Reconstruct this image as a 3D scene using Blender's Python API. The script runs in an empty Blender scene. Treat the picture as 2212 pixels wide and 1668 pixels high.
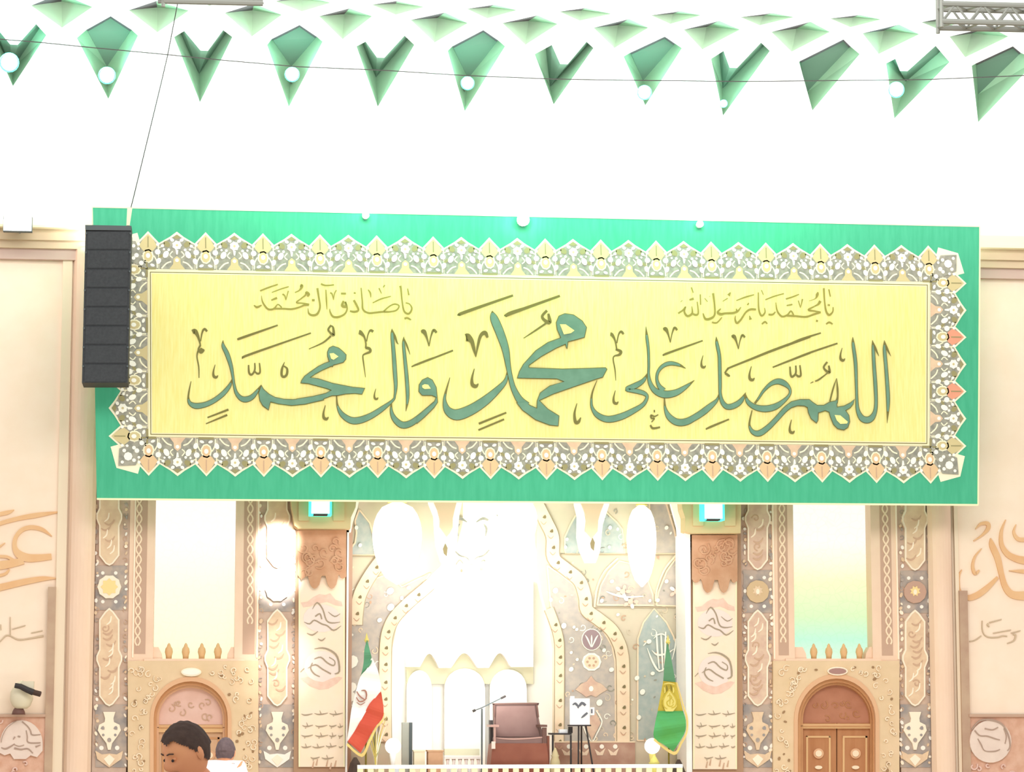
import bpy, bmesh, math, random
from mathutils import Vector, Matrix, Euler
from mathutils.geometry import delaunay_2d_cdt
random.seed(7)
S = bpy.context.scene
COL = S.collection
# ------------------------------------------------------------------ camera
F, CX, CY = 5600.0, 1106.0, 834.0
YAW, PITCH = math.radians(6.8), math.radians(7.0)
CAM = Vector((0, 0, 1.75))
ROT = Euler((math.radians(90) + PITCH, 0, -YAW), 'XYZ')
cd = bpy.data.cameras.new('camera'); co = bpy.data.objects.new('camera', cd); COL.objects.link(co)
co.location = CAM; co.rotation_euler = ROT
cd.sensor_width = 36.0; cd.lens = F / 2212 * 36.0; cd.clip_end = 200
S.camera = co
S.view_settings.view_transform = 'Standard'; S.view_settings.look = 'None'
S.view_settings.gamma = 1; S.view_settings.use_curve_mapping = False
S.view_settings.exposure = 0.0
# ------------------------------------------------------------------ world
w = bpy.data.worlds.new('hall_air'); S.world = w; w.use_nodes = True
w.node_tree.nodes['Background'].inputs[0].default_value = (1.0, 0.985, 0.965, 1)
w.node_tree.nodes['Background'].inputs[1].default_value = 0.80
RM = ROT.to_matrix()
def ray(px, py):
    return RM @ Vector(((px - CX) / F, (CY - py) / F, -1.0))
def W(px, py, Y):                      # photo pixel -> point on the plane y = Y
    d = ray(px, py); t = (Y - CAM.y) / d.y
    return CAM + d * t
def area(name, loc, target, sx, sy, power, col=(1, 1, 1), spread=180):
    l = bpy.data.lights.new(name, 'AREA'); l.shape = 'RECTANGLE'; l.size = sx; l.size_y = sy
    l.energy = power; l.color = col; l.spread = math.radians(spread)
    o = bpy.data.objects.new(name, l); COL.objects.link(o); o.location = loc
    o.rotation_euler = (Vector(target) - Vector(loc)).to_track_quat('-Z', 'Y').to_euler()
    return o
def spot(name, loc, target, power, ang, col=(1, 1, 1), blend=0.6, r=0.05):
    l = bpy.data.lights.new(name, 'SPOT'); l.energy = power; l.spot_size = math.radians(ang); l.spot_blend = blend
    l.color = col; l.shadow_soft_size = r
    o = bpy.data.objects.new(name, l); COL.objects.link(o); o.location = loc
    o.rotation_euler = (Vector(target) - Vector(loc)).to_track_quat('-Z', 'Y').to_euler()
    return o
def point(name, loc, power, col=(1, 1, 1), r=0.08):
    l = bpy.data.lights.new(name, 'POINT'); l.energy = power; l.color = col; l.shadow_soft_size = r
    o = bpy.data.objects.new(name, l); COL.objects.link(o); o.location = loc
    return o
# added fill standing in for unseen hall ceiling lights, shining on the whole front wall
area('hall_fill_light', (4, 14, 12.5), (4.5, 37, 4.5), 16, 5, 2150, (1.0, 0.985, 0.97))
# uplight on the ledge behind the banner, washing the white drum and the vault
area('ledge_uplight', (4.6, 36.55, 8.15), (4.6, 36.85, 10.2), 12.5, 0.3, 380, (1.0, 0.99, 0.97))
area('vault_fill', (4.4, 32.6, 9.9), (4.4, 36.4, 11.0), 18, 0.6, 260, (1.0, 0.99, 0.97), 120)  # added fill in mid-air, whitening the vault
# added warm wash, no fixture there, brightening the lower banner and wall
area('low_wash', (4.6, 30.5, 0.6), (4.6, 37.0, 4.2), 13, 0.5, 150, (1.0, 0.95, 0.86))
# green-tinted floods over the banner
area('green_flood', (4.6, 35.3, 9.75), (4.6, 36.0, 8.2), 7.5, 0.15, 125, (0.15, 1.0, 0.58), 150)
# warm niche floods inside the alcove, a little over the heads
area('niche_flood', W(985, 1200, 37.72), W(990, 1340, 38.5), 1.7, 0.4, 75, (1.0, 0.985, 0.95))
area('arcade_fill', W(1120, 1330, 35.9), W(1120, 1150, 37.0), 4.2, 0.2, 45, (1.0, 0.99, 0.97), 120)  # added fill below the banner, whitening the arcade edges
area('niche_low_flood', W(1010, 1480, 36.2), W(1010, 1470, 38.2), 1.8, 0.6, 16, (1.0, 0.985, 0.93), 110)
spot('pillar_spot', W(640, 1110, 35.2), W(600, 1180, 37), 1100, 24, (1, 0.98, 0.95), 1.0)
spot('pillar_spot', W(640, 1150, 35.2), W(600, 1250, 37), 900, 24, (1, 0.98, 0.95), 1.0)
spot('pillar_spot', W(640, 1250, 35.0), W(600, 1440, 37), 170, 34, (1, 0.98, 0.95), 1.0)
# ------------------------------------------------------------------ materials
def lin(c):
    return tuple(((v / 255) / 12.92 if v / 255 <= 0.04045 else ((v / 255 + 0.055) / 1.055) ** 2.4) for v in c) + (1,)
def mat(name, rgb, rough=0.75, rgb2=None, scale=8, metal=0.0, bump=0.0, stretch=(1, 1, 1), spec=0.3, sheen=0, lo=0.35, hi=0.65, kind='noise', trans=0):
    m = bpy.data.materials.new(name); m.use_nodes = True; nt = m.node_tree
    b = nt.nodes['Principled BSDF']
    b.inputs['Base Color'].default_value = lin(rgb); b.inputs['Roughness'].default_value = rough
    b.inputs['Metallic'].default_value = metal; b.inputs['Specular IOR Level'].default_value = spec
    if rgb2 is not None or bump:
        tc = nt.nodes.new('ShaderNodeTexCoord'); mp = nt.nodes.new('ShaderNodeMapping')
        mp.inputs['Scale'].default_value = stretch
        nt.links.new(tc.outputs['Object'], mp.inputs['Vector'])
        if kind == 'noise':
            n = nt.nodes.new('ShaderNodeTexNoise'); n.inputs['Detail'].default_value = 6; out = n.outputs['Fac']
        else:
            n = nt.nodes.new('ShaderNodeTexVoronoi'); n.feature = kind; out = n.outputs['Distance']
        n.inputs['Scale'].default_value = scale
        nt.links.new(mp.outputs['Vector'], n.inputs['Vector'])
        if rgb2 is not None:
            r = nt.nodes.new('ShaderNodeValToRGB')
            r.color_ramp.elements[0].position = lo; r.color_ramp.elements[1].position = hi
            r.color_ramp.elements[0].color = lin(rgb); r.color_ramp.elements[1].color = lin(rgb2)
            nt.links.new(out, r.inputs['Fac']); nt.links.new(r.outputs['Color'], b.inputs['Base Color'])
        if bump:
            bp = nt.nodes.new('ShaderNodeBump'); bp.inputs['Strength'].default_value = bump
            bp.inputs['Distance'].default_value = 0.02
            nt.links.new(out, bp.inputs['Height']); nt.links.new(bp.outputs['Normal'], b.inputs['Normal'])
    return m
def emit(name, rgb, k):
    m = bpy.data.materials.new(name); m.use_nodes = True; b = m.node_tree.nodes['Principled BSDF']
    b.inputs['Base Color'].default_value = lin(rgb)
    b.inputs['Emission Color'].default_value = lin(rgb); b.inputs['Emission Strength'].default_value = k
    return m
def window_mat(name, stops, zlo, zhi, line):
    # a lit patterned screen: the glow is yellow-green low down and white above
    m = bpy.data.materials.new(name); m.use_nodes = True; nt = m.node_tree; b = nt.nodes['Principled BSDF']
    g = nt.nodes.new('ShaderNodeNewGeometry'); sx = nt.nodes.new('ShaderNodeSeparateXYZ')
    nt.links.new(g.outputs['Position'], sx.inputs[0])
    mr = nt.nodes.new('ShaderNodeMapRange'); mr.inputs[1].default_value = zlo; mr.inputs[2].default_value = zhi
    nt.links.new(sx.outputs['Z'], mr.inputs[0])
    r = nt.nodes.new('ShaderNodeValToRGB')
    e = r.color_ramp.elements
    while len(e) < len(stops): e.new(0.5)
    for i, (p, c) in enumerate(stops): e[i].position = p; e[i].color = lin(c)
    nt.links.new(mr.outputs[0], r.inputs['Fac'])
    v = nt.nodes.new('ShaderNodeTexVoronoi'); v.feature = 'DISTANCE_TO_EDGE'; v.inputs['Scale'].default_value = 9
    nt.links.new(g.outputs['Position'], v.inputs['Vector'])
    m2 = nt.nodes.new('ShaderNodeMapRange'); m2.inputs[1].default_value = 0.0; m2.inputs[2].default_value = 0.08
    m2.inputs[3].default_value = line; m2.inputs[4].default_value = 1.0
    nt.links.new(v.outputs['Distance'], m2.inputs[0])
    mx = nt.nodes.new('ShaderNodeMath'); mx.operation = 'MULTIPLY'; mx.inputs[1].default_value = 1.0
    nt.links.new(m2.outputs[0], mx.inputs[0])
    b.inputs['Base Color'].default_value = (0.05, 0.05, 0.05, 1)
    nt.links.new(r.outputs['Color'], b.inputs['Emission Color']); nt.links.new(mx.outputs[0], b.inputs['Emission Strength'])
    return m
M = {}
def mk(k, *a, **kw): M[k] = mat(k, *a, **kw)
mk('plaster_white', (246, 246, 244), 0.9)
mk('cream_wall', (248, 226, 202), 0.9, rgb2=(250, 230, 208), scale=3)
mk('pilaster_stone', (238, 206, 180), 0.85, rgb2=(242, 212, 188), scale=4, stretch=(1, 1, .3))
mk('pale_strip', (240, 222, 196), 0.85)
mk('brown_strip', (196, 168, 142), 0.8, rgb2=(184, 152, 130), scale=3)
mk('cornice_cream', (244, 232, 196), 0.8)
mk('cornice_tan', (214, 190, 160), 0.85)
mk('cornice_shadow', (206, 178, 166), 0.85)
mk('relief_ochre', (234, 192, 146), 0.8, rgb2=(230, 182, 134), scale=3)
mk('thin_script', (206, 182, 152), 0.8)
mk('green_cloth', (70, 174, 134), 0.8, rgb2=(78, 182, 142), scale=5, bump=0.12, stretch=(3, 3, .4))
mk('yellow_cloth', (242, 228, 142), 0.8, rgb2=(245,236,160), scale=9, bump=0.10, stretch=(4, 4, .35))
mk('hem_cream', (244, 238, 196), 0.7)
mk('ink_green', (104, 142, 120), 0.7, rgb2=(114, 152, 130), scale=6)
mk('ink_olive', (124, 116, 62), 0.7)
mk('ink_gold', (156, 144, 70), 0.7)
mk('lace_cream', (250, 244, 212), 0.7)
mk('lace_slate', (142, 142, 130), 0.7, rgb2=(172, 168, 152), scale=14)
mk('lace_tan', (212, 196, 146), 0.7)
mk('lace_orange', (228, 194, 150), 0.7)
mk('lace_olive', (158, 150, 106), 0.7)
mk('lace_white', (252, 250, 236), 0.7)
mk('lace_red', (232, 160, 130), 0.7)
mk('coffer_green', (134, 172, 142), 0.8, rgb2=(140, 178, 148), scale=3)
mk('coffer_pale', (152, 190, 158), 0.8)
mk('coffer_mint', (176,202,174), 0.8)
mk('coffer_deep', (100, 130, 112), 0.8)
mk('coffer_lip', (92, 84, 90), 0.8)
mk('speaker_black', (60, 63, 66), 0.75, rgb2=(66, 69, 72), scale=30, bump=.05)
mk('speaker_frame', (84, 92, 94), 0.6)
mk('grey_steel', (148, 150, 142), 0.5, metal=0.3)
mk('cable_dark', (58, 56, 54), 0.7)
mk('strap_cream', (226, 226, 196), 0.7)
mk('tile_slate', (156, 148, 144), 0.6, rgb2=(186, 168, 154), scale=5, lo=.4, hi=.6)
mk('tile_brown', (196, 168, 150), 0.6, rgb2=(212, 186, 166), scale=5)
mk('cartouche_edge', (252, 234, 210), 0.7)
mk('cartouche_fill', (232, 204, 170), 0.7, rgb2=(222, 190, 158), scale=9)
mk('cartouche_rose', (212, 176, 156), 0.7, rgb2=(224, 196, 170), scale=9)
mk('cartouche_mark', (204, 168, 140), 0.7)
mk('star_gold', (246, 216, 150), 0.6)
mk('star_tan', (212, 182, 142), 0.6)
mk('star_rose', (196, 158, 138), 0.6)
mk('blossom_white', (248, 240, 228), 0.6)
mk('bay_peach', (240, 210, 184), 0.8, rgb2=(236, 204, 178), scale=3)
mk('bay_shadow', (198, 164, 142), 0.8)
mk('chain_cream', (244, 220, 190), 0.7)
mk('carved_tan', (228, 200, 164), 0.8, rgb2=(222, 194, 156), scale=4, bump=.3)
mk('carved_light', (244, 222, 192), 0.8)
mk('carved_dark', (160, 126, 92), 0.8)
mk('arch_wood', (196, 142, 98), 0.7, rgb2=(206, 154, 108), scale=3)
mk('arch_soft', (222, 176, 138), 0.75)
mk('tympanum_pink', (230, 194, 180), 0.7, rgb2=(224, 186, 170), scale=5)
mk('tympanum_brown', (188, 130, 102), 0.7, rgb2=(178, 120, 92), scale=4)
mk('door_brown', (188, 132, 90), 0.6, rgb2=(178, 120, 78), scale=4, stretch=(3, 3, .5))
mk('door_tan', (214, 176, 140), 0.6, rgb2=(206, 166, 130), scale=4)
mk('transom_gold', (222, 180, 130), 0.6)
mk('badge_mauve', (170, 130, 122), 0.6)
mk('capital_brown', (190, 142, 108), 0.75, rgb2=(202, 158, 126), scale=5, bump=.5)
mk('cornice_olive', (208, 184, 138), 0.8)
mk('scroll_cream', (246, 224, 196), 0.8, rgb2=(244, 226, 204), scale=3)
mk('scroll_rose', (232, 192, 172), 0.8, rgb2=(236, 206, 188), scale=9)
mk('scroll_lilac', (238, 220, 210), 0.8)
mk('scroll_ink', (168, 150, 128), 0.8)
mk('edge_brown', (176, 140, 112), 0.8)
mk('white_trim', (253, 252, 248), 0.6)
mk('tile_ground', (208, 200, 174), 0.6, rgb2=(218, 204, 180), scale=3)
mk('tile_grey', (184, 176, 168), 0.6, rgb2=(202, 190, 176), scale=9)
mk('tile_teal', (170, 184, 180), 0.6, rgb2=(190, 196, 188), scale=9)
mk('band_cream', (246, 226, 196), 0.7, rgb2=(242, 216, 184), scale=5)
mk('band_edge', (176, 160, 132), 0.7)
mk('stud_olive', (134, 120, 84), 0.6)
mk('lotus_mauve', (166, 142, 144), 0.6)
mk('dado_mauve', (180, 140, 122), 0.7, rgb2=(196, 162, 142), scale=5)
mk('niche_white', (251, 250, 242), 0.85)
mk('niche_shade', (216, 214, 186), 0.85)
mk('pendant_tan', (222, 190, 158), 0.8)
mk('leather_mauve', (134, 104, 98), 0.45, rgb2=(142, 112, 106), scale=4)
mk('leather_red', (150, 90, 70), 0.5, rgb2=(140, 80, 62), scale=4)
mk('leather_piping', (112, 80, 72), 0.5)
mk('arm_rose', (200, 160, 150), 0.4)
mk('near_black', (58, 52, 52), 0.6)
mk('dark_brown', (74, 56, 48), 0.7)
mk('board_white', (246, 246, 248), 0.7)
mk('sketch_grey', (110, 112, 120), 0.8)
mk('panel_grey', (168, 170, 160), 0.6)
mk('box_cream', (242, 234, 206), 0.8)
mk('box_wood', (216, 176, 142), 0.7, rgb2=(206, 164, 130), scale=6)
mk('carpet_rust', (188, 120, 70), 0.9, rgb2=(170, 110, 70), scale=5)
mk('flag_green', (96, 154, 118), 0.8)
mk('flag_white', (250, 246, 240), 0.8)
mk('flag_red', (212, 92, 70), 0.8, rgb2=(206, 84, 66), scale=4)
mk('fringe_gold', (236, 208, 130), 0.8)
mk('emblem_brown', (170, 120, 104), 0.8)
mk('leaf_green', (88, 164, 84), 0.8, rgb2=(90, 180, 116), scale=2)
mk('leaf_green_dark', (98, 148, 110), 0.8)
mk('gold_cloth', (198, 176, 66), 0.7)
mk('gold_pale', (226, 210, 120), 0.7)
mk('gold_dark', (130, 116, 44), 0.7)
mk('plant_sage', (170, 172, 120), 0.8)
mk('pot_beige', (206, 190, 150), 0.8)
mk('terracotta', (214, 166, 140), 0.8, rgb2=(226, 184, 160), scale=9, bump=.4)
mk('relief_pink', (236, 216, 202), 0.8, rgb2=(230, 208, 194), scale=6)
mk('relief_groove', (176, 150, 134), 0.8)
mk('cctv_white', (226, 216, 190), 0.6)
mk('skin', (240, 166, 126), 0.6, rgb2=(246, 176, 128), scale=6, spec=.3)
mk('lips', (130, 66, 56), 0.5)
mk('hair_dark', (78, 62, 56), 0.8, rgb2=(90, 72, 64), scale=30, bump=.4)
mk('hair_grey', (104, 88, 90), 0.8, rgb2=(116, 98, 98), scale=30, bump=.4)
mk('shirt_white', (250, 250, 252), 0.8)
mk('shirt_plain', (180, 170, 160), 0.8)
mk('trousers', (72, 70, 78), 0.8)
mk('eye_white', (226, 216, 206), 0.4)
mk('carpet', (206, 192, 178), 0.95, rgb2=(192, 176, 160), scale=4)
M['lamp_white'] = emit('lamp_white', (255, 255, 250), 6)
M['lamp_cyan'] = emit('lamp_cyan', (225, 255, 250), 3.0)
M['lamp_cyan_halo'] = emit('lamp_cyan_halo', (70, 240, 215), 1.0)
M['lamp_soft'] = emit('lamp_soft', (255, 255, 246), 1.6)
# ------------------------------------------------------------------ mesh helpers
class MB:
    def __init__(s): s.v = []; s.f = []; s.m = []; s.mats = []
    n = 0
    def eps(s):
        s.n += 1; return (s.n % 40) * 3e-4
    def mi(s, k):
        if k not in s.mats: s.mats.append(k)
        return s.mats.index(k)
    def face(s, pts, k):
        b = len(s.v); s.v += [Vector(p) for p in pts]; s.f.append(tuple(range(b, b + len(pts)))); s.m.append(s.mi(k))
    def poly(s, px, Y, k, th=0.0, side=None, back=False):       # polygon in photo pixels on plane Y, th metres thick behind it
        pts = [W(x, y, Y) for x, y in px]; s.face(pts, k)
        if th:
            n = len(pts); dv = Vector((0, th, 0))
            for i in range(n):
                a, b = pts[i], pts[(i + 1) % n]
                s.face([a, b, b + dv, a + dv], side or k)
            if back: s.face([p + dv for p in reversed(pts)], side or k)
    def rect(s, x0, y0, x1, y1, Y, k, th=0.0, side=None, back=False):
        s.poly([(x0, y0), (x1, y0), (x1, y1), (x0, y1)], Y, k, th, side, back)
    def strip(s, L, R, Y, k, th=0.0, bulge=0.0):                # quads between two pixel polylines
        n = len(L)
        def P(p, j): return W(p[0], p[1], Y + bulge * math.sin(j * 0.9))
        for i in range(n - 1):
            q = [P(L[i], i), P(R[i], i), P(R[i + 1], i + 1), P(L[i + 1], i + 1)]
            s.face(q, k)
            if th:
                dv = Vector((0, th, 0))
                s.face([q[0], q[3], q[3] + dv, q[0] + dv], k); s.face([q[1], q[2], q[2] + dv, q[1] + dv], k)
                if i == 0: s.face([q[0], q[1], q[1] + dv, q[0] + dv], k)
                if i == n - 2: s.face([q[3], q[2], q[2] + dv, q[3] + dv], k)
    def ribbon(s, pts, Y, k, th=0.0, sub=5, shrink=0.0, cut=0.0):
        L, R = ribbon_edges(pts, sub, shrink); Y -= s.eps()
        if shrink:                                              # inner colour only where the stroke is broad
            cur = []
            for l, r in zip(L, R):
                wd = math.hypot(l[0] - r[0], l[1] - r[1])
                if wd > cut: cur.append((l, r))
                else:
                    if len(cur) > 1: s.strip([c[0] for c in cur], [c[1] for c in cur], Y, k, th)
                    cur = []
            if len(cur) > 1: s.strip([c[0] for c in cur], [c[1] for c in cur], Y, k, th)
        else: s.strip(L, R, Y, k, th)
    def blob(s, x, y, rx, ry, Y, k, ang=0, n=10, th=0.0, star=0.0):
        a = math.radians(ang); P = []
        for i in range(n):
            t = 2 * math.pi * i / n; q = 1 - (star if i % 2 else 0)
            u, v = rx * q * math.cos(t), ry * q * math.sin(t)
            P.append((x + u * math.cos(a) - v * math.sin(a), y + u * math.sin(a) + v * math.cos(a)))
        s.poly(P, Y - s.eps(), k, th)
    def box(s, a, b, k):
        x0, y0, z0 = a; x1, y1, z1 = b
        p = [Vector((x, y, z)) for x in (x0, x1) for y in (y0, y1) for z in (z0, z1)]
        for q in ((0, 1, 5, 4), (2, 3, 7, 6), (0, 1, 3, 2), (4, 5, 7, 6), (0, 2, 6, 4), (1, 3, 7, 5)): s.face([p[i] for i in q], k)
    def pbox(s, x0, y0, x1, y1, Y, d, k):                        # box whose front face is a pixel rectangle at Y
        a = W(x0, y1, Y); b = W(x1, y0, Y); s.box((a.x, Y, a.z), (b.x, Y + d, b.z), k)
    def tube(s, pts, r, k, n=8, r2=None):
        pts = [Vector(p) for p in pts]; m = len(pts); rings = []
        for i, p in enumerate(pts):
            d = (pts[min(i + 1, m - 1)] - pts[max(i - 1, 0)]).normalized()
            u = d.cross(Vector((0, 0, 1)));
            if u.length < 1e-3: u = d.cross(Vector((1, 0, 0)))
            u.normalize(); v = d.cross(u)
            rr = r if r2 is None else r + (r2 - r) * i / (m - 1)
            rings.append([p + (u * math.cos(2 * math.pi * j / n) + v * math.sin(2 * math.pi * j / n)) * rr for j in range(n)])
        for i in range(m - 1):
            for j in range(n):
                s.face([rings[i][j], rings[i][(j + 1) % n], rings[i + 1][(j + 1) % n], rings[i + 1][j]], k)
        s.face(rings[0], k); s.face(list(reversed(rings[-1])), k)
    def lathe(s, c, prof, k, n=14, sy=1.0):                      # prof [(r, z)] about a vertical axis at c
        c = Vector(c); rings = [[c + Vector((r * math.cos(2 * math.pi * j / n), sy * r * math.sin(2 * math.pi * j / n), z)) for j in range(n)] for r, z in prof]
        for i in range(len(rings) - 1):
            for j in range(n): s.face([rings[i][j], rings[i][(j + 1) % n], rings[i + 1][(j + 1) % n], rings[i + 1][j]], k)
        s.face(rings[0], k); s.face(rings[-1], k)
    def build(s, name, parent=None, label=None, cat=None, group=None, kind=None, smooth=False, merge=False, origin=None):
        if not s.v: return None
        if parent is not None: o0 = root_loc(parent)
        elif origin is not None: o0 = Vector(origin)
        else:
            xs = [p.x for p in s.v]; ys = [p.y for p in s.v]; zs = [p.z for p in s.v]
            o0 = Vector(((min(xs) + max(xs)) / 2, (min(ys) + max(ys)) / 2, min(zs)))
        me = bpy.data.meshes.new(name); me.from_pydata([p - o0 for p in s.v], [], s.f)
        for k in s.mats: me.materials.append(M[k])
        me.polygons.foreach_set('material_index', s.m)
        if smooth or merge:
            bm = bmesh.new(); bm.from_mesh(me); bmesh.ops.remove_doubles(bm, verts=bm.verts, dist=1e-5)
            bmesh.ops.recalc_face_normals(bm, faces=bm.faces); bm.to_mesh(me); bm.free()
        if smooth: me.shade_smooth()
        me.update()
        o = bpy.data.objects.new(name, me); COL.objects.link(o)
        if parent is not None: o.parent = parent
        else: o.location = o0
        tag(o, label, cat, group, kind)
        return o
def root_loc(o):
    p = Vector((0, 0, 0))
    while o is not None: p += Vector(o.location); o = o.parent
    return p
def tag(o, label=None, cat=None, group=None, kind=None):
    if label: o['label'] = label
    if cat: o['category'] = cat
    if group: o['group'] = group
    if kind: o['kind'] = kind
    return o
def thing(name, loc, label=None, cat=None, group=None, kind=None):
    o = bpy.data.objects.new(name, None); COL.objects.link(o); o.location = loc; o.empty_display_size = .1
    return tag(o, label, cat, group, kind)
def cr(a, b, c, d, t):
    return tuple(0.5 * ((2 * b[i]) + (-a[i] + c[i]) * t + (2 * a[i] - 5 * b[i] + 4 * c[i] - d[i]) * t * t + (-a[i] + 3 * b[i] - 3 * c[i] + d[i]) * t ** 3) for i in range(len(a)))
def smoothline(pts, sub=5):
    out = []; n = len(pts)
    for i in range(n - 1):
        for j in range(sub):
            out.append(cr(pts[max(i - 1, 0)], pts[i], pts[i + 1], pts[min(i + 2, n - 1)], j / sub))
    out.append(tuple(pts[-1])); return out
def ribbon_edges(pts, sub=5, shrink=0.0):
    c = smoothline(pts, sub) if len(pts) > 2 else [tuple(p) for p in pts]
    L, R = [], []
    for i, p in enumerate(c):
        a, b = c[max(i - 1, 0)], c[min(i + 1, len(c) - 1)]
        dx, dy = b[0] - a[0], b[1] - a[1]; l = math.hypot(dx, dy) or 1
        wd = max(p[2] - shrink, 0.05) / 2
        L.append((p[0] - dy / l * wd, p[1] + dx / l * wd)); R.append((p[0] + dy / l * wd, p[1] - dx / l * wd))
    return L, R
def inset(poly, d):
    n = len(poly); A = sum(poly[i][0] * poly[(i + 1) % n][1] - poly[(i + 1) % n][0] * poly[i][1] for i in range(n))
    sg = 1 if A > 0 else -1; out = []
    for i in range(n):
        p0, p1, p2 = poly[i - 1], poly[i], poly[(i + 1) % n]
        def nrm(a, b):
            dx, dy = b[0] - a[0], b[1] - a[1]; l = math.hypot(dx, dy) or 1; return (-dy / l * sg, dx / l * sg)
        n1, n2 = nrm(p0, p1), nrm(p1, p2); mx, my = n1[0] + n2[0], n1[1] + n2[1]; q = mx * mx + my * my
        k = 2 / max(q, 1.0)
        out.append((p1[0] + mx * k * d, p1[1] + my * k * d))
    return out
# ------------------------------------------------------------------ setting: floor, stage, walls
mb = MB(); mb.box((-14, 0, -0.1), (22, 40, 0), 'carpet'); mb.build('floor', kind='structure')
mb = MB()
a = W(740, 1600, 36.3); b = W(1500, 1600, 36.3)
mb.box((a.x, 36.15, 0), (b.x, 39, 0.62), 'carpet_rust'); mb.build('platform', kind='structure')
R0 = 1.75; ZC = W(1106, 238, 37).z          # cove radius and where it springs
def ysurf(z):
    if z <= ZC: return 37.0
    if z >= ZC + R0: return 37.0 - R0
    return 37.0 - R0 + math.sqrt(max(R0 * R0 - (z - ZC) ** 2, 0))
def hit(px, py, extra=0.0):                 # photo pixel -> point on the cove
    d = ray(px, py).normalized(); lo, hi = 20.0, 42.0
    for _ in range(40):
        t = (lo + hi) / 2; p = CAM + d * t
        if p.y > ysurf(p.z): hi = t
        else: lo = t
    return CAM + d * (lo + extra)
def s_of(p):                                # arc length up the cove
    if p.z <= ZC: return p.z - ZC
    return R0 * math.asin(min(1, (p.z - ZC) / R0))
def at_s(x, s):
    if s <= 0: return Vector((x, 37, ZC + s))
    fi = s / R0
    if fi < math.pi / 2: return Vector((x, 37 - R0 * (1 - math.cos(fi)), ZC + R0 * math.sin(fi)))
    return Vector((x, 37 - R0 - (s - R0 * math.pi / 2), ZC + R0))
# coffers, read off the photograph
KITE = [((187,64),(239,35),(284,64),(231,144),(166,82),(298,77),(234,214)),
 ((587,84),(647,54),(684,79),(629,144),(577,97),(697,90),(624,231)),
 ((977,100),(1044,65),(1076,87),(1011,170),(967,110),(1091,100),(1004,241)),
 ((1361,114),(1436,79),(1458,94),(1389,174),(1347,122),(1473,104),(1394,228)),
 ((1728,132),(1822,85),(1837,100),(1741,201),(1726,134),(1857,117),(1755,239)),
 ((2108,137),(2188,100),(2205,114),(2113,204),(2099,142),(2240,130),(2113,264))]
VEE = [((-14,52),(-26,66),(30,97),(78,52),(100,76),(26,150),(28,186)),
 ((398,67),(376,80),(441,110),(482,65),(502,80),(430,160),(432,221)),
 ((790,90),(770,100),(822,125),(874,77),(895,97),(812,167),(816,231)),
 ((1192,97),(1155,117),(1218,139),(1267,90),(1282,104),(1188,187),(1196,226)),
 ((1563,110),(1536,127),(1584,147),(1644,92),(1663,110),(1561,191),(1562,250)),
 ((1934,127),(1914,137),(1952,154),(2021,99),(2051,134),(1957,176),(1932,256))]
DIA = [((67,12),(130,-14),(200,15),(134,60)),((278,22),(338,2),(408,23),(340,70)),((485,28),(549,8),(609,32),(544,79)),
 ((689,35),(755,18),(804,35),(740,85)),((887,43),(961,27),(1011,50),(939,92)),((1085,50),(1161,33),(1205,52),(1135,97)),
 ((1282,60),(1359,41),(1401,60),(1327,104)),((1477,64),(1554,45),(1599,64),(1517,107)),((1666,69),(1751,47),(1793,69),(1710,112)),
 ((1863,72),(1942,53),(1986,74),(1898,117)),((2051,79),(2138,58),(2178,79),(2085,124)),
 ((595,3),(650,-12),(715,6),(652,25)),((803,10),(857,2),(917,15),(855,32)),((1008,19),(1068,10),(1118,22),(1052,40)),
 ((1208,25),(1265,17),(1322,30),(1252,45)),((1406,33),(1470,24),(1515,33),(1448,52)),((1599,37),(1669,28),(1716,37),(1641,55)),
 ((1793,40),(1857,32),(1904,42),(1837,59)),((1990,48),(2030,40),(2075,50),(2024,62)),
 ((420,-6),(455,-16),(490,-5),(452,13)),((2190,56),(2230,46),(2270,58),(2215,68))]
ceil = thing('ceiling', (4.4, 36, ZC), kind='structure')
holes = []
def coffer(rim, faces, lip=True):
    """rim: pixels on the cove; faces: (list of (px, depth)), material"""
    m = MB()
    for pts, k in faces: m.face([hit(x, y, e) for (x, y), e in pts], k)
    P = [hit(x, y) for x, y in rim]
    m.build('coffer', ceil); holes.append([(p.x, s_of(p)) for p in P])
for TL, T, TR, IB, OL, OR, TP in KITE:
    e = .55
    q = ((TL[0] * .25 + IB[0] * .75 , TL[1] * .25 + IB[1] * .75))
    Ti = (T[0], T[1] + 4.5); TLi = (TL[0] + 3, TL[1] + 3.5); TRi = (TR[0] - 3, TR[1] + 3.5)
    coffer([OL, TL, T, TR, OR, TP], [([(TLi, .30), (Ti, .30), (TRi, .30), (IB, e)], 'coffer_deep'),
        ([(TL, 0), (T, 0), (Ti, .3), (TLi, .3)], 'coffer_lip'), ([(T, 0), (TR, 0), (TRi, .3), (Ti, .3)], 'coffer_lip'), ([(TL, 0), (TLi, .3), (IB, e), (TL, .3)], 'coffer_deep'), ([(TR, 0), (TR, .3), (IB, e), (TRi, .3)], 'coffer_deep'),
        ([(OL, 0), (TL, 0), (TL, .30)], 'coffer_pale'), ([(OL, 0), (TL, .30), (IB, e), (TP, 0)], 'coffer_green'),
        ([(OR, 0), (TP, 0), (IB, e), (TR, .30)], 'coffer_pale'), ([(OR, 0), (TR, .30), (TR, 0)], 'coffer_pale')])
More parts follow.
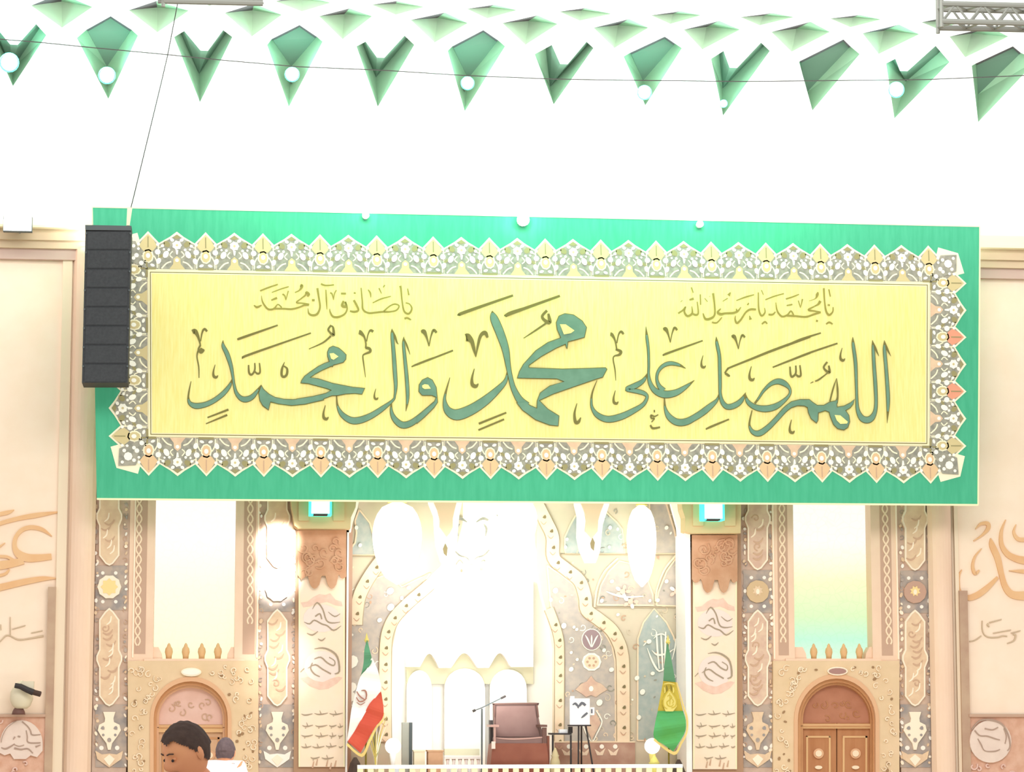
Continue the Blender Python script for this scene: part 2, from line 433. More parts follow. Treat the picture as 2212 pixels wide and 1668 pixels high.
for LT, LO, N, RT, RO, IA, TP in VEE:
    e = .5
    N1 = (N[0] - 8, N[1] - 1); N2 = (N[0] + 8, N[1]); A = (LO[0] * .35 + LT[0] * .65, LO[1] * .35 + LT[1] * .65); B = (RO[0] * .35 + RT[0] * .65, RO[1] * .35 + RT[1] * .65)
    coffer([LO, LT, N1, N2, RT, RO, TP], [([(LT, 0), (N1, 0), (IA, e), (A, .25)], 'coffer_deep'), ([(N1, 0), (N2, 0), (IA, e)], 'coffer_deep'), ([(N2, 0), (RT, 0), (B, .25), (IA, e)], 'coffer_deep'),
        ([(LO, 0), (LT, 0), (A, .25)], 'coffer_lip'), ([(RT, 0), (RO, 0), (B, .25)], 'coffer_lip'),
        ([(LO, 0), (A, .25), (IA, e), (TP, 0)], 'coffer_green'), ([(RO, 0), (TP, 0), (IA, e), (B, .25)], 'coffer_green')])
for L, T, R, B in DIA:
    h = B[1] - T[1]; mid = (T[0] * .55 + B[0] * .45 - (T[0] - B[0]) * .45, T[1] + h * .06); e = .5
    mid = (B[0] + (T[0] - B[0]) * .25, (L[1] + T[1]) / 2 + h * .06); e = .5 if B[1] - T[1] > 45 else .22
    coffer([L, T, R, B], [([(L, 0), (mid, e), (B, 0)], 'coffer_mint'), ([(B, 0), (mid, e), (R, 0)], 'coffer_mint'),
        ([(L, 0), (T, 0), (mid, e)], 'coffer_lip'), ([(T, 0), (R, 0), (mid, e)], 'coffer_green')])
def inside(p, poly):
    r = False; n = len(poly)
    for i in range(n):
        (x1, y1), (x2, y2) = poly[i], poly[i - 1]
        if (y1 > p[1]) != (y2 > p[1]) and p[0] < (x2 - x1) * (p[1] - y1) / (y2 - y1) + x1: r = not r
    return r
X0, X1, SB, ST = -4.5, 14.5, W(1106, 500, 37).z - ZC - .4, R0 * math.pi / 2 + 5.0
vs, es = [], []
for hp in holes:
    b = len(vs); vs += [Vector(p) for p in hp]; es += [(b + i, b + (i + 1) % len(hp)) for i in range(len(hp))]
b = len(vs); vs += [Vector(p) for p in ((X0, SB), (X1, SB), (X1, ST), (X0, ST))]; es += [(b, b + 1), (b + 1, b + 2), (b + 2, b + 3), (b + 3, b)]
sv = 0.0
while sv < R0 * math.pi / 2 + .1:
    x = X0
    while x <= X1:
        if not any(inside((x, sv), h) for h in holes): vs.append(Vector((x, sv)))
        x += .45
    sv += .14
r = delaunay_2d_cdt(vs, es, [], 0, 1e-5)
mb = MB()
for f in r[2]:
    c = sum((r[0][i] for i in f), Vector((0, 0))) / len(f)
    if any(inside(c, h) for h in holes): continue
    mb.face([at_s(r[0][i].x, r[0][i].y) for i in f], 'plaster_white')
o = mb.build('vault_shell', ceil, merge=True, kind='stuff')
o['kind'] = 'structure'
# lower walls either side (left: x < 205 px, right: x > 2010 px)
zt = W(1106, 500, 37).z - .3
def wallbox(name, xa, xb, z0, z1, Y, d, k, kind='structure', parent=None):
    m = MB(); m.box((xa, Y, z0), (xb, Y + d, z1), k); return m.build(name, parent, kind=kind)
xl = W(150, 1500, 37).x; xr = W(2062, 1500, 37).x
wl = thing('wall_left', (-3.6, 37.1, 0), kind='structure'); wr = thing('wall_right', (12.5, 37.1, 0), kind='structure')
m = MB(); m.box((-8, 37.0, 0), (xl, 37.3, zt - .1), 'cream_wall'); m.build('wall_panel', wl)
m = MB(); m.box((xr, 37.0, 0), (18, 37.3, zt - .1), 'cream_wall'); m.build('wall_panel', wr)
# cornice: three steps, the lowest coloured mauve as a band of shadow
def zz(y): return W(1106, y, 36.8).z
ct = thing('trim_1', (4.4, 36.8, zz(530)), kind='structure')
for (ya, yb, Y, k) in ((488, 512, 36.72, 'cornice_cream'), (512, 517, 36.64, 'cornice_cream'), (517, 540, 36.78, 'cornice_tan'), (540, 556, 36.84, 'cornice_tan'), (556, 578, 36.9, 'cornice_shadow')):
    m = MB(); m.box((-8, Y, zz(yb)), (18, 37.2, zz(ya)), k); m.build('moulding', ct)
# pilasters and strips
for side, (x0, x1, sx0, sx1, cx0, cx1, ys) in {'left': (142, 201, 104, 121, 121, 142, 1268), 'right': (2012, 2064, 2072, 2090, 2064, 2072, 1276)}.items():
    wp = wl if side == 'left' else wr
    m = MB()
    a = W(x0, 1400, 36.85); b2 = W(x1, 1400, 36.85)
    n = 8
    for i in range(n):                       # gently rounded pilaster
        u0, u1 = i / n, (i + 1) / n
        def pp(u): return (a.x + (b2.x - a.x) * u, 36.95 - .16 * math.sin(math.pi * min(max(u, 0.0), 1)) ** .4)
        (xa, ya), (xb, yb) = pp(u0), pp(u1)
        m.face([(xa, ya, 0), (xb, yb, 0), (xb, yb, zt - .1), (xa, ya, zt - .1)], 'pilaster_stone')
    m.build('pilaster', wp)
    m = MB(); a = W(sx0, ys, 36.9); b2 = W(sx1, ys, 36.9)
    m.box((a.x, 36.9, 0), (b2.x, 37.05, a.z), 'brown_strip'); m.build('jamb_strip', wp)
    m = MB(); a = W(cx0, ys, 36.94); b2 = W(cx1, ys, 36.94); m.box((a.x, 36.94, 0), (b2.x, 37.05, zt), 'pale_strip'); m.build('jamb_strip', wp)
# carved writing on the side walls
def strokes(m, seg, data, Y, k, th=0.0, sc=1.0, shrink=0.0, cut=0.0, sub=5):
    ox, oy, q = seg
    for st in data:
        pts = [(ox + x / q, oy + y / q, w_ * sc / q) for x, y, w_ in st]
        m.ribbon(pts, Y, k, th, sub, shrink, cut)
LW = (0, 1080, 4.905); RW = (1960, 1080, 4.905)
m = MB()
strokes(m, LW, [[(-60,290,40),(0,250,42),(200,195,46),(400,160,50),(640,125,10)],[(-50,160,40),(0,150,42),(90,130,40),(150,105,5)],
 [(550,385,8),(450,315,40),(330,290,45),(230,320,45),(165,400,42),(155,500,50),(200,575,80),(300,615,85),(430,612,72),(545,600,62)],
 [(-50,705,90),(0,695,90),(120,675,82),(250,645,70)],[(-40,598,30),(0,598,30),(80,605,30),(150,645,30)],[(-40,805,28),(0,800,30),(60,780,30),(100,735,16)],
 [(-30,510,20),(0,492,20),(52,455,8)],[(-60,945,72),(0,928,72),(250,870,65),(450,835,50),(600,830,10)]], 36.97, 'relief_ochre', .03)
m.build('carved_script', wl)
m = MB()
strokes(m, LW, [[(-30,1510,8),(0,1500,10),(60,1440,12),(110,1440,10),(200,1480,14),(330,1465,14),(460,1440,20)],[(108,1240,6),(108,1340,8),(110,1440,10)],
 [(8,1320,8),(10,1380,8)],[(130,1370,8),(270,1330,8)],[(330,1410,8),(450,1385,8)]], 36.975, 'thin_script', .02)
m.build('carved_script', wl)
m = MB()
strokes(m, RW, [[(580,740,6),(550,800,22),(545,880,25),(562,970,28),(640,1035,55),(740,1010,65),(850,930,55),(960,820,28)],
 [(885,405,5),(900,480,60),(960,620,65),(1000,790,55),(1040,920,62),(1110,1000,75),(1236,1015,92),(1330,990,92)],
 [(1045,210,6),(1000,330,30),(1000,470,45),(1060,570,60),(1150,620,70),(1236,640,80),(1330,640,80)],
 [(1155,260,5),(1130,340,25),(1170,410,40),(1236,422,45),(1330,420,45)],
 [(725,310,5),(780,255,30),(850,250,42),(860,300,40),(800,370,22),(705,435,8)],
 [(790,515,5),(720,600,20),(695,700,30),(720,780,35),(765,745,15)],[(1080,750,5),(1236,757,42),(1330,760,42)]], 36.97, 'relief_ochre', .03)
m.build('carved_script', wr)
m = MB()
strokes(m, RW, [[(660,1500,8),(720,1485,10),(785,1440,8)],[(795,1280,8),(795,1370,10),(820,1430,10),(870,1455,12),(960,1455,12),(1010,1440,10),(1060,1445,10)],
 [(860,1310,14),(850,1325,12),(870,1345,12)],[(870,1300,10),(1000,1265,8)],[(910,1412,8),(1100,1378,8)],[(1100,1412,8),(1200,1385,8)],
 [(1060,1520,6),(1130,1490,12),(1150,1435,16),(1120,1425,8)]], 36.975, 'thin_script', .02)
m.build('carved_script', wr)
# lower relief panels on the side walls
for side, (x0, x1, ecx, lab) in {'left': (-60, 98, 46, 'terracotta carved wall panel with a pale scalloped emblem, below the small camera'),
                            'right': (2094, 2290, 2140, 'terracotta carved wall panel with a pale round emblem, below the right wall script')}.items():
    root = thing('relief_panel', (W((x0 + x1) / 2, 1600, 36.95).x, 36.95, 0), lab, 'relief')
    m = MB(); m.rect(x0, 1548, x1, 1760, 36.93, 'terracotta', .065); m.build('panel', root)
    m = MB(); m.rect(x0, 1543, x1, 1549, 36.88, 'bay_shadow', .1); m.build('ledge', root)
    m = MB()
    if side == 'left':
        P = [(ecx + 46 * math.cos(t), 1606 - 50 * math.sin(t)) for t in [math.pi * i / 14 for i in range(15)]]
        P += [(-6, 1624), (10, 1632), (22, 1628), (30, 1640), (56, 1640), (66, 1632), (80, 1636), (92, 1622)]
    else: P = [(ecx + 45 * math.cos(2 * math.pi * i / 26), 1602 - 46 * math.sin(2 * math.pi * i / 26)) for i in range(26)]
    m.poly(P, 36.88, 'relief_pink', .06); m.build('emblem', root)
    m = MB()
    if side == 'left':
        strokes(m, (0, 1440, 7.314), [[(350,870,16),(430,940,20),(480,1010,20),(510,1080,22),(640,1075,14)],[(415,1010,14),(430,1100,18),(450,1200,22),(640,1205,20)],
         [(20,1280,12),(90,1300,26),(190,1250,20),(230,1220,12)],[(225,1290,30),(330,1310,24),(440,1300,22),(520,1370,14)],[(560,1270,30),(640,1240,10)],
         [(210,1150,14),(235,1110,22)],[(280,1100,20),(320,1110,26)],[(220,1230,12),(300,1260,14),(380,1240,12)],[(20,1200,10),(40,1100,10),(120,960,8),(260,860,8)]], 36.87, 'relief_groove', .02)
    else:
        strokes(m, (2040, 1440, 7.314), [[(430,1000,14),(560,860,22),(760,850,30),(920,920,26),(1010,1080,24),(1040,1250,22),(1000,1330,14)],[(480,1010,20),(560,1090,20),(680,1100,20),(800,1140,20),(880,1160,14)],
         [(530,1140,12),(580,1230,20),(640,1330,14),(790,1340,20),(880,1310,14)],[(640,980,20),(760,1000,20),(850,960,14)],[(940,980,14),(980,1100,16),(960,1220,12)]], 36.87, 'relief_groove', .02)
    m.build('incised_lines', root, kind='stuff')
    m = MB()
    for i in range(16):
        x = random.uniform(x0 + 5, x1 - 8); y = random.choice((random.uniform(1552, 1562), random.uniform(1648, 1740), random.uniform(1648, 1700)))
        if abs(x - ecx) < 44 and y < 1600: continue
        r_ = random.uniform(5, 10); P = [(x + r_ * (1 - t / 7) * math.cos(t + i), y + r_ * (1 - t / 7) * math.sin(t + i), 3.2) for t in [j * .8 for j in range(7)]]
        m.ribbon(P, 36.9, 'tympanum_pink', .03, 2)
    m.build('arabesque', root, kind='stuff')
# ------------------------------------------------------------------ the great banner
BY = 36.0
bt = thing('banner', W(1160, 1080, BY), 'huge green cloth banner with dark green calligraphy on a lace-bordered yellow panel', 'banner')
m = MB(); m.poly([(199, 447), (1160, 467.5), (2117, 489), (2113, 1091), (1160, 1085), (209, 1078)], BY, 'green_cloth', .02, back=True); m.build('cloth', bt)
PAN = [(320, 583), (2008, 611), (2007, 963), (321, 943)]
m = MB()
m.ribbon([(199, 447, 3), (1160, 467.5, 3), (2117, 489, 3)], BY - .006, 'strap_cream', .008, 6)
m.ribbon([(209, 1078, 4), (1160, 1085, 4), (2113, 1091, 4)], BY - .006, 'hem_cream', .008, 6)
m.ribbon([(2117, 489, 3), (2113, 1091, 3)], BY - .006, 'hem_cream', .008); m.build('hem', bt)
PW = [W(x, y, BY) for x, y in PAN]
def bl(u, v):                                     # (0..1, 0..1) on the yellow panel -> x, z
    a = PW[0].lerp(PW[1], u); b = PW[3].lerp(PW[2], u); return a.lerp(b, v)
EU = (PW[1] - PW[0]).length; EV = (PW[3] - PW[0]).length; K = 1 / 150.0
lace = MB()
def border(side, n, half_first=True):
    """side: 't','b','l','r'; n periods; motifs drawn in a frame: a along the edge, b outwards, in 1/150 m"""
    Ld = EU if side in 'tb' else EV
    per = Ld / n / K                               # period in units
    def mp(a, b, lift):                            # a from the start of the edge
        t = a * K / Ld
        if side == 't': p = bl(t, 0) + (PW[0] - PW[3]).normalized() * b * K
        elif side == 'b': p = bl(t, 1) - (PW[0] - PW[3]).normalized() * b * K
        elif side == 'l': p = bl(0, t) - (PW[1] - PW[0]).normalized() * b * K
        else: p = bl(1, t) + (PW[1] - PW[0]).normalized() * b * K
        return Vector((p.x, BY - lift, p.z))
    def pl(pts, k, lift): lace.face([mp(a, b, lift) for a, b in pts], k)
    def bb(a, b, rx, ry, k, lift, ang=0, n_=9, star=0):
        q = math.radians(ang); P = []
        for i in range(n_):
            t = 2 * math.pi * i / n_; s_ = 1 - (star if i % 2 else 0); u, v = rx * s_ * math.cos(t), ry * s_ * math.sin(t)
            P.append((a + u * math.cos(q) - v * math.sin(q), b + u * math.sin(q) + v * math.cos(q)))
        pl(P, k, lift)
    def ln(pts, k, lift, wd=2.4):
        L, R = ribbon_edges([(a, b, wd) for a, b in pts], 3)
        for i in range(len(L) - 1): lace.face([mp(*L[i], lift), mp(*R[i], lift), mp(*R[i + 1], lift), mp(*L[i + 1], lift)], k)
    T = 82.0; h = per / 2; sm = 23 * per / 120; bg = per / 2 - sm
    alt = 'lace_orange' if side in 'b' else ('lace_tan')
    for i in range(n + 1):                         # small motifs sit at whole periods
        c = i * per
        last = (i == n and side in 'tb') or i == n
        pl([(c - sm, 0), (c - sm, .7 * T), (c - 9, T * .88), (c, T), (c + 9, T * .88), (c + sm, .7 * T), (c + sm, 0)], 'lace_cream', .006)
        pl([(c - sm + 1, 2), (c - sm + 3.5, .68 * T), (c, T - 6), (c + sm - 3.5, .68 * T), (c + sm - 1, 2)], 'lace_slate', .009)
        pl([(c - sm + 4, .62 * T), (c - 11, .5 * T), (c, .42 * T), (c + 11, .5 * T), (c + sm - 4, .62 * T), (c + 10, .8 * T), (c, .93 * T), (c - 10, .8 * T)], 'lace_red' if side == 'r' and i in (1, 2) else alt, .012)
        ln([(c, .58 * T), (c, .86 * T)], 'lace_olive' if side != 'b' else 'cartouche_mark', .015, 2.2)
        bb(c, 29, 12, 15, 'lace_cream', .012); bb(c, 29, 9, 12, alt, .015); bb(c, 30, 4.6, 5.4, 'lace_white', .018)
        ln([(c - 16, 3), (c + 16, 3)], 'lace_olive', .012, 4)
        bb(c - 9, 10, 5, 3, 'lace_white', .012, 20); bb(c + 9, 10, 5, 3, 'lace_white', .012, -20)
        ln([(c - 19, 4), (c - 18, 18), (c - 12, 30)], 'lace_cream', .012, 2.6); ln([(c + 19, 4), (c + 18, 18), (c + 12, 30)], 'lace_cream', .012, 2.6)
        bb(c - sm + 3, 54, 3.4, 3.4, 'lace_white', .015); bb(c + sm - 3, 54, 3.4, 3.4, 'lace_white', .015)
    for i in range(n):                             # broad motifs between them
        c = (i + .5) * per
        pl([(c - bg, 0), (c - bg, .7 * T), (c - 15, .86 * T), (c, T), (c + 15, .86 * T), (c + bg, .7 * T), (c + bg, 0)], 'lace_cream', .006)
        pl([(c - bg, 2), (c - bg, .66 * T), (c - 14, .81 * T), (c, T - 6), (c + 14, .81 * T), (c + bg, .66 * T), (c + bg, 2)], 'lace_slate', .009)
        pl([(c - 16, 2), (c + 17, 2), (c + 8, 13), (c + 7, 24), (c, 30), (c - 7, 24), (c - 8, 13)], 'lace_tan' if side in 'tl' else 'cartouche_fill', .012)
        bb(c, 21, 4, 4, 'lace_white', .015)
        bb(c, 53, 10.5, 10.5, 'lace_white', .015, 0, 14, .18); pl([(c - 3, 43), (c + 3, 43), (c + 1.5, 33), (c - 1.5, 33)], 'lace_white', .015)
        bb(c, 53, 2.6, 2.6, 'lace_tan', .018)
        for s_ in (-1, 1):
            bb(c + s_ * 23, 33, 5.8, 8.5, 'lace_white', .015, s_ * 28); bb(c + s_ * 40, 38, 6, 6, 'lace_white', .0155)
            bb(c + s_ * 38, 19, 5, 7, 'lace_white', .015, s_ * 20); bb(c + s_ * 17, 43, 3, 3, 'lace_white', .015); bb(c + s_ * 27, 44, 2.4, 2.4, 'lace_white', .015)
            bb(c + s_ * 21, 55, 8, 6, 'lace_olive', .012, s_ * 40); bb(c + s_ * 33, 29, 3, 7, 'lace_olive', .012, s_ * 50)
            ln([(c + s_ * 32, 3), (c + s_ * 22, 14), (c + s_ * 12, 18)], 'lace_cream', .012, 3); ln([(c + s_ * 9, 26), (c + s_ * 15, 32), (c + s_ * 9, 40)], 'lace_cream', .012, 2.4)
            bb(c + s_ * 10, 64, 4.5, 3.5, 'lace_white', .015, s_ * 30); bb(c + s_ * 30, 51, 3.5, 3, 'lace_white', .015)
            ln([(c + s_ * 26, 58), (c + s_ * 31, 50), (c + s_ * 38, 47)], 'lace_cream', .012, 2)
        pl([(c - 8, 69), (c, 66), (c + 8, 69), (c, 76)], 'lace_olive', .012)
    return per
border('t', 14); border('b', 14); border('l', 3); border('r', 3)
for (ci, su, sv) in ((0, -1, -1), (1, 1, -1), (2, 1, 1), (3, -1, 1)):       # corner leaves
    c = PW[ci]; eu = (PW[1] - PW[0]).normalized() * K * su; ev = (PW[3] - PW[0]).normalized() * K * sv
    def cp(a, b, l): p = c + eu * a + ev * b; return (p.x, BY - l, p.z)
    lace.face([cp(0, 0, .004), cp(78, 22, .004), cp(66, 66, .004), cp(22, 78, .004)], 'lace_cream')
    lace.face([cp(2, 2, .0195), cp(60, 26, .0195), cp(62, 62, .0195), cp(26, 60, .0195)], 'lace_slate')
    for (a, b, r_) in ((42, 42, 9), (24, 30, 5), (30, 24, 4), (50, 30, 4), (30, 50, 4), (54, 54, 3.5), (14, 14, 5), (44, 20, 3), (20, 44, 3)):
        lace.face([cp(a + r_ * math.cos(t * .7854), b + r_ * math.sin(t * .7854), .022) for t in range(8)], 'lace_white')
lace.build('lace_border', bt, kind='stuff')
m = MB(); m.poly(PAN, BY - .024, 'hem_cream', .02); m.build('panel_border', bt)
m = MB(); m.poly(inset(PAN, 4), BY - .027, 'ink_olive'); m.poly(inset(PAN, 5.6), BY - .030, 'hem_cream'); m.poly(inset(PAN, 8), BY - .033, 'yellow_cloth'); m.build('yellow_panel', bt)
# ---- lettering, traced
TY = BY - .040
A1 = (400, 690, 6.95); A2 = (640, 690, 6.95); A3 = (900, 620, 5.2125); A4 = (1080, 620, 5.2125)
A5 = (1260, 690, 6.417); A6 = (1500, 690, 6.416); A7 = (1700, 690, 6.416); A8 = (530, 600, 5.978); A9 = (1450, 600, 5.978)
def px(seg, pts): return [(seg[0] + x / seg[2], seg[1] + y / seg[2]) for x, y in pts]
WN = [0]
def word(strk, polys):
    global TY
    m = MB(); WN[0] += 1; TY = BY - .040 - WN[0] * .0013
    for seg, data in strk:
        strokes(m, seg, data, TY, 'ink_olive')
    for i, (seg, P) in enumerate(polys): m.poly(px(seg, P), TY - .013 - i * .0004, 'ink_olive')
    for seg, data in strk: strokes(m, seg, data, TY - .014, 'ink_green', shrink=2.6, cut=2.2)
    for i, (seg, P) in enumerate(polys): m.poly(inset(px(seg, P), 1.4), TY - .028 - i * .0004, 'ink_green')
    return m.build('calligraphy', bt)
HD = [(60,960),(75,915),(120,850),(200,790),(330,700),(420,655),(490,630),(465,560),(462,490),(490,425),(550,395),(640,425),(700,475),(755,530),(750,600),(710,650),(620,675),(560,692),(545,720),(530,708),(400,765),(280,830),(215,870),(330,885),(550,955),(850,1013),(1035,1030),(990,1130),(880,1118),(740,1125),(620,1150),(540,1150),(300,1240),(140,1275),(0,1290),(0,1190),(250,1150),(440,1105),(520,1065),(460,1045),(180,970)]
# left word
word([(A1, [[(568,312,4),(572,400,56),(630,520,72),(688,700,60),(715,850,46),(735,980,44),(765,1095,56),(825,1175,76),(900,1203,92),(990,1175,84),(1060,1105,60),(1145,985,14)],
  [(705,900,14),(665,1000,58),(570,1115,76),(440,1215,78),(300,1280,84),(160,1300,92),(72,1258,62),(48,1180,32),(58,1080,24),(88,930,10)]])],
 [(A1, [(1145,985),(1180,1045),(1260,1115),(1350,1165),(1480,1192),(1620,1198),(1780,1183),(1950,1155),(2085,1120),(2085,1215),(1950,1245),(1800,1280),(1600,1300),(1400,1275),(1285,1245),(1270,1300),(1255,1370),(1160,1300),(1115,1220),(1098,1100)]),
  (A2, HD[:]) ])
# al
word([(A2, [[(1438,140,6),(1440,230,50),(1462,500,62),(1482,800,66),(1494,1000,56),(1480,1140,36),(1455,1210,40),(1300,1335,78),(1120,1450,95),(950,1515,108),(820,1515,104),(690,1430,80),(620,1300,36),(606,1150,16)],
  [(1438,150,10),(1480,250,30),(1510,340,24),(1535,375,6)],
  [(1615,260,6),(1610,360,44),(1632,600,54),(1660,900,60),(1672,1180,52),(1645,1380,8)],[(1615,280,10),(1660,390,26),(1710,530,6)],
  [(1430,1240,14),(1428,1380,50),(1480,1500,86),(1590,1585,106),(1720,1560,100),(1870,1450,84),(2085,1255,64)]])],
 [(A3, [(235,1230),(240,1300),(200,1360),(90,1470),(0,1545),(0,1460),(100,1370),(190,1300),(215,1245),(170,1225),(60,1225),(20,1180),(25,1100),(60,1045),(125,1015),(180,1045),(225,1130)])])
# centre word
word([(A3, [[(850,268,5),(870,350,90),(940,520,100),(1000,700,86),(1030,880,62),(1055,1010,56),(1090,1140,64),(1160,1270,84),(1240,1340,96)],
  [(1020,960,14),(1000,1060,48),(900,1170,80),(760,1290,108),(600,1390,122),(450,1440,126),(350,1390,90),(315,1280,40),(330,1180,24),(375,1020,8)]])],
 [(A4, [(190,1030),(215,950),(260,870),(400,715),(540,620),(680,570),(640,480),(630,400),(660,325),(730,295),(830,310),(930,380),(980,455),(955,570),(850,600),(770,620),(760,700),(745,690),(735,650),(640,690),(470,785),(330,885),(330,905),(700,920),(1000,912),(1190,905),(1210,925),(1160,1020),(1090,1040),(800,1140),(600,1210),(450,1280),(540,1370),(670,1450),(660,1570),(560,1560),(400,1500),(250,1390),(180,1300),(290,1290),(340,1330),(412,1360),(415,1280),(450,1190),(560,1110),(720,1065),(640,1038)])])
# ali
word([(A5, [[(868,100,6),(882,250,42),(902,420,40),(908,640,38),(905,760,40),(925,880,60),(985,980,80),(1080,1030,105),(1180,1040,105),(1300,1010,90),(1430,930,56),(1540,845,8)],
  [(1420,680,8),(1320,630,46),(1200,610,62),(1100,650,56),(1035,730,46),(1020,830,44),(1050,920,60),(1110,990,90)],
  [(900,740,14),(830,850,60),(720,920,84),(610,965,70),(660,985,60),(760,1000,70),(850,1030,62),(885,1080,46),(830,1180,60),(700,1265,80),(520,1350,96),(340,1385,96),(200,1330,80),(125,1230,46),(112,1120,34),(130,1000,22),(190,845,8)],
  [(1125,1085,14),(1135,1230,40),(1190,1350,84),(1300,1425,100),(1440,1415,100),(1600,1320,82),(1740,1210,66),(1850,1120,44),(1880,1040,14)]])], [])
# salli
word([(A6, [[(303,240,5),(312,330,46),(345,500,50),(352,700,52),(356,900,50),(358,1030,46),(385,1140,62),(440,1205,78),(510,1210,84),(600,1170,80),(660,1110,60),(712,1015,8)],
  [(705,1030,10),(740,1140,60),(840,1215,80),(980,1240,96),(1120,1210,90),(1240,1130,60),(1320,1040,40),(1320,960,44),(1250,890,80),(1160,860,84),(1060,895,60),(960,990,42),(900,1080,34),(838,1165,28)],
  [(1604,1155,84),(1500,1150,84),(1380,1170,80),(1270,1240,76),(1140,1380,72),(1020,1500,80),(900,1580,88),(810,1560,66),(765,1480,34),(770,1390,24),(800,1260,14)],
  [(340,1060,14),(300,1140,44),(180,1255,66),(60,1335,80),(-60,1400,84)]])], [])
# allahumma
word([(A7, [[(912,245,6),(918,350,46),(950,600,52),(962,900,44),(968,1100,44),(980,1250,56),(1030,1360,84),(1100,1395,96),(1170,1370,88),(1220,1280,60),(1235,1140,52),(1225,900,56),(1208,650,52),(1195,420,46),(1185,290,8)],
  [(1185,300,10),(1225,400,30),(1275,510,5)],[(1350,290,6),(1352,420,50),(1372,650,52),(1390,900,56),(1402,1150,54),(1388,1440,5)],[(1350,300,10),(1385,400,30),(1440,510,5)],
  [(688,815,6),(700,950,26),(702,1080,26),(680,1160,50)],[(688,815,6),(640,960,22),(595,1135,20)]])],
 [(A7, [(0,1180),(60,1135),(180,1105),(310,1105),(360,1145),(420,1185),(510,1185),(590,1140),(690,1120),(700,1210),(790,1195),(880,1150),(940,1100),(920,1180),(880,1230),(820,1265),(865,1330),(875,1420),(850,1500),(790,1540),(700,1520),(640,1460),(595,1350),(580,1290),(530,1270),(440,1300),(435,1400),(410,1445),(330,1380),(290,1290),(280,1225),(240,1205),(150,1200),(60,1230),(0,1270)])])
TY = BY - .040
# eyes of the letters show the cloth through
m = MB()
for seg, P in ((A2, [(500,512),(560,505),(635,558),(560,608),(522,590)]), (A3, [(60,1110),(90,1094),(130,1100),(160,1145),(90,1150),(65,1135)]), (A4, [(675,420),(740,420),(840,490),(800,520),(720,535)]),
               (A7, [(660,1325),(740,1330),(845,1420),(830,1445),(740,1450),(690,1400)])):
    m.poly(px(seg, P), TY - .045, 'yellow_cloth')
m.build('letter_eye', bt, kind='stuff')
m = MB()
def vv(x, y, s=1.0):          # small v mark
    return [[(x - 105*s, y - 190*s, 30*s), (x - 70*s, y - 195*s, 60*s), (x - 35*s, y - 130*s, 30*s), (x, y, 12*s)], [(x, y, 12*s), (x + 25*s, y - 130*s, 18*s), (x + 60*s, y - 215*s, 34*s), (x + 100*s, y - 180*s, 30*s)]]
def hook(x, y, s=1.0): return [[(x, y, 8*s), (x - 22*s, y + 90*s, 22*s), (x - 18*s, y + 150*s, 34*s), (x + 15*s, y + 165*s, 34*s), (x + 38*s, y + 140*s, 8*s)]]
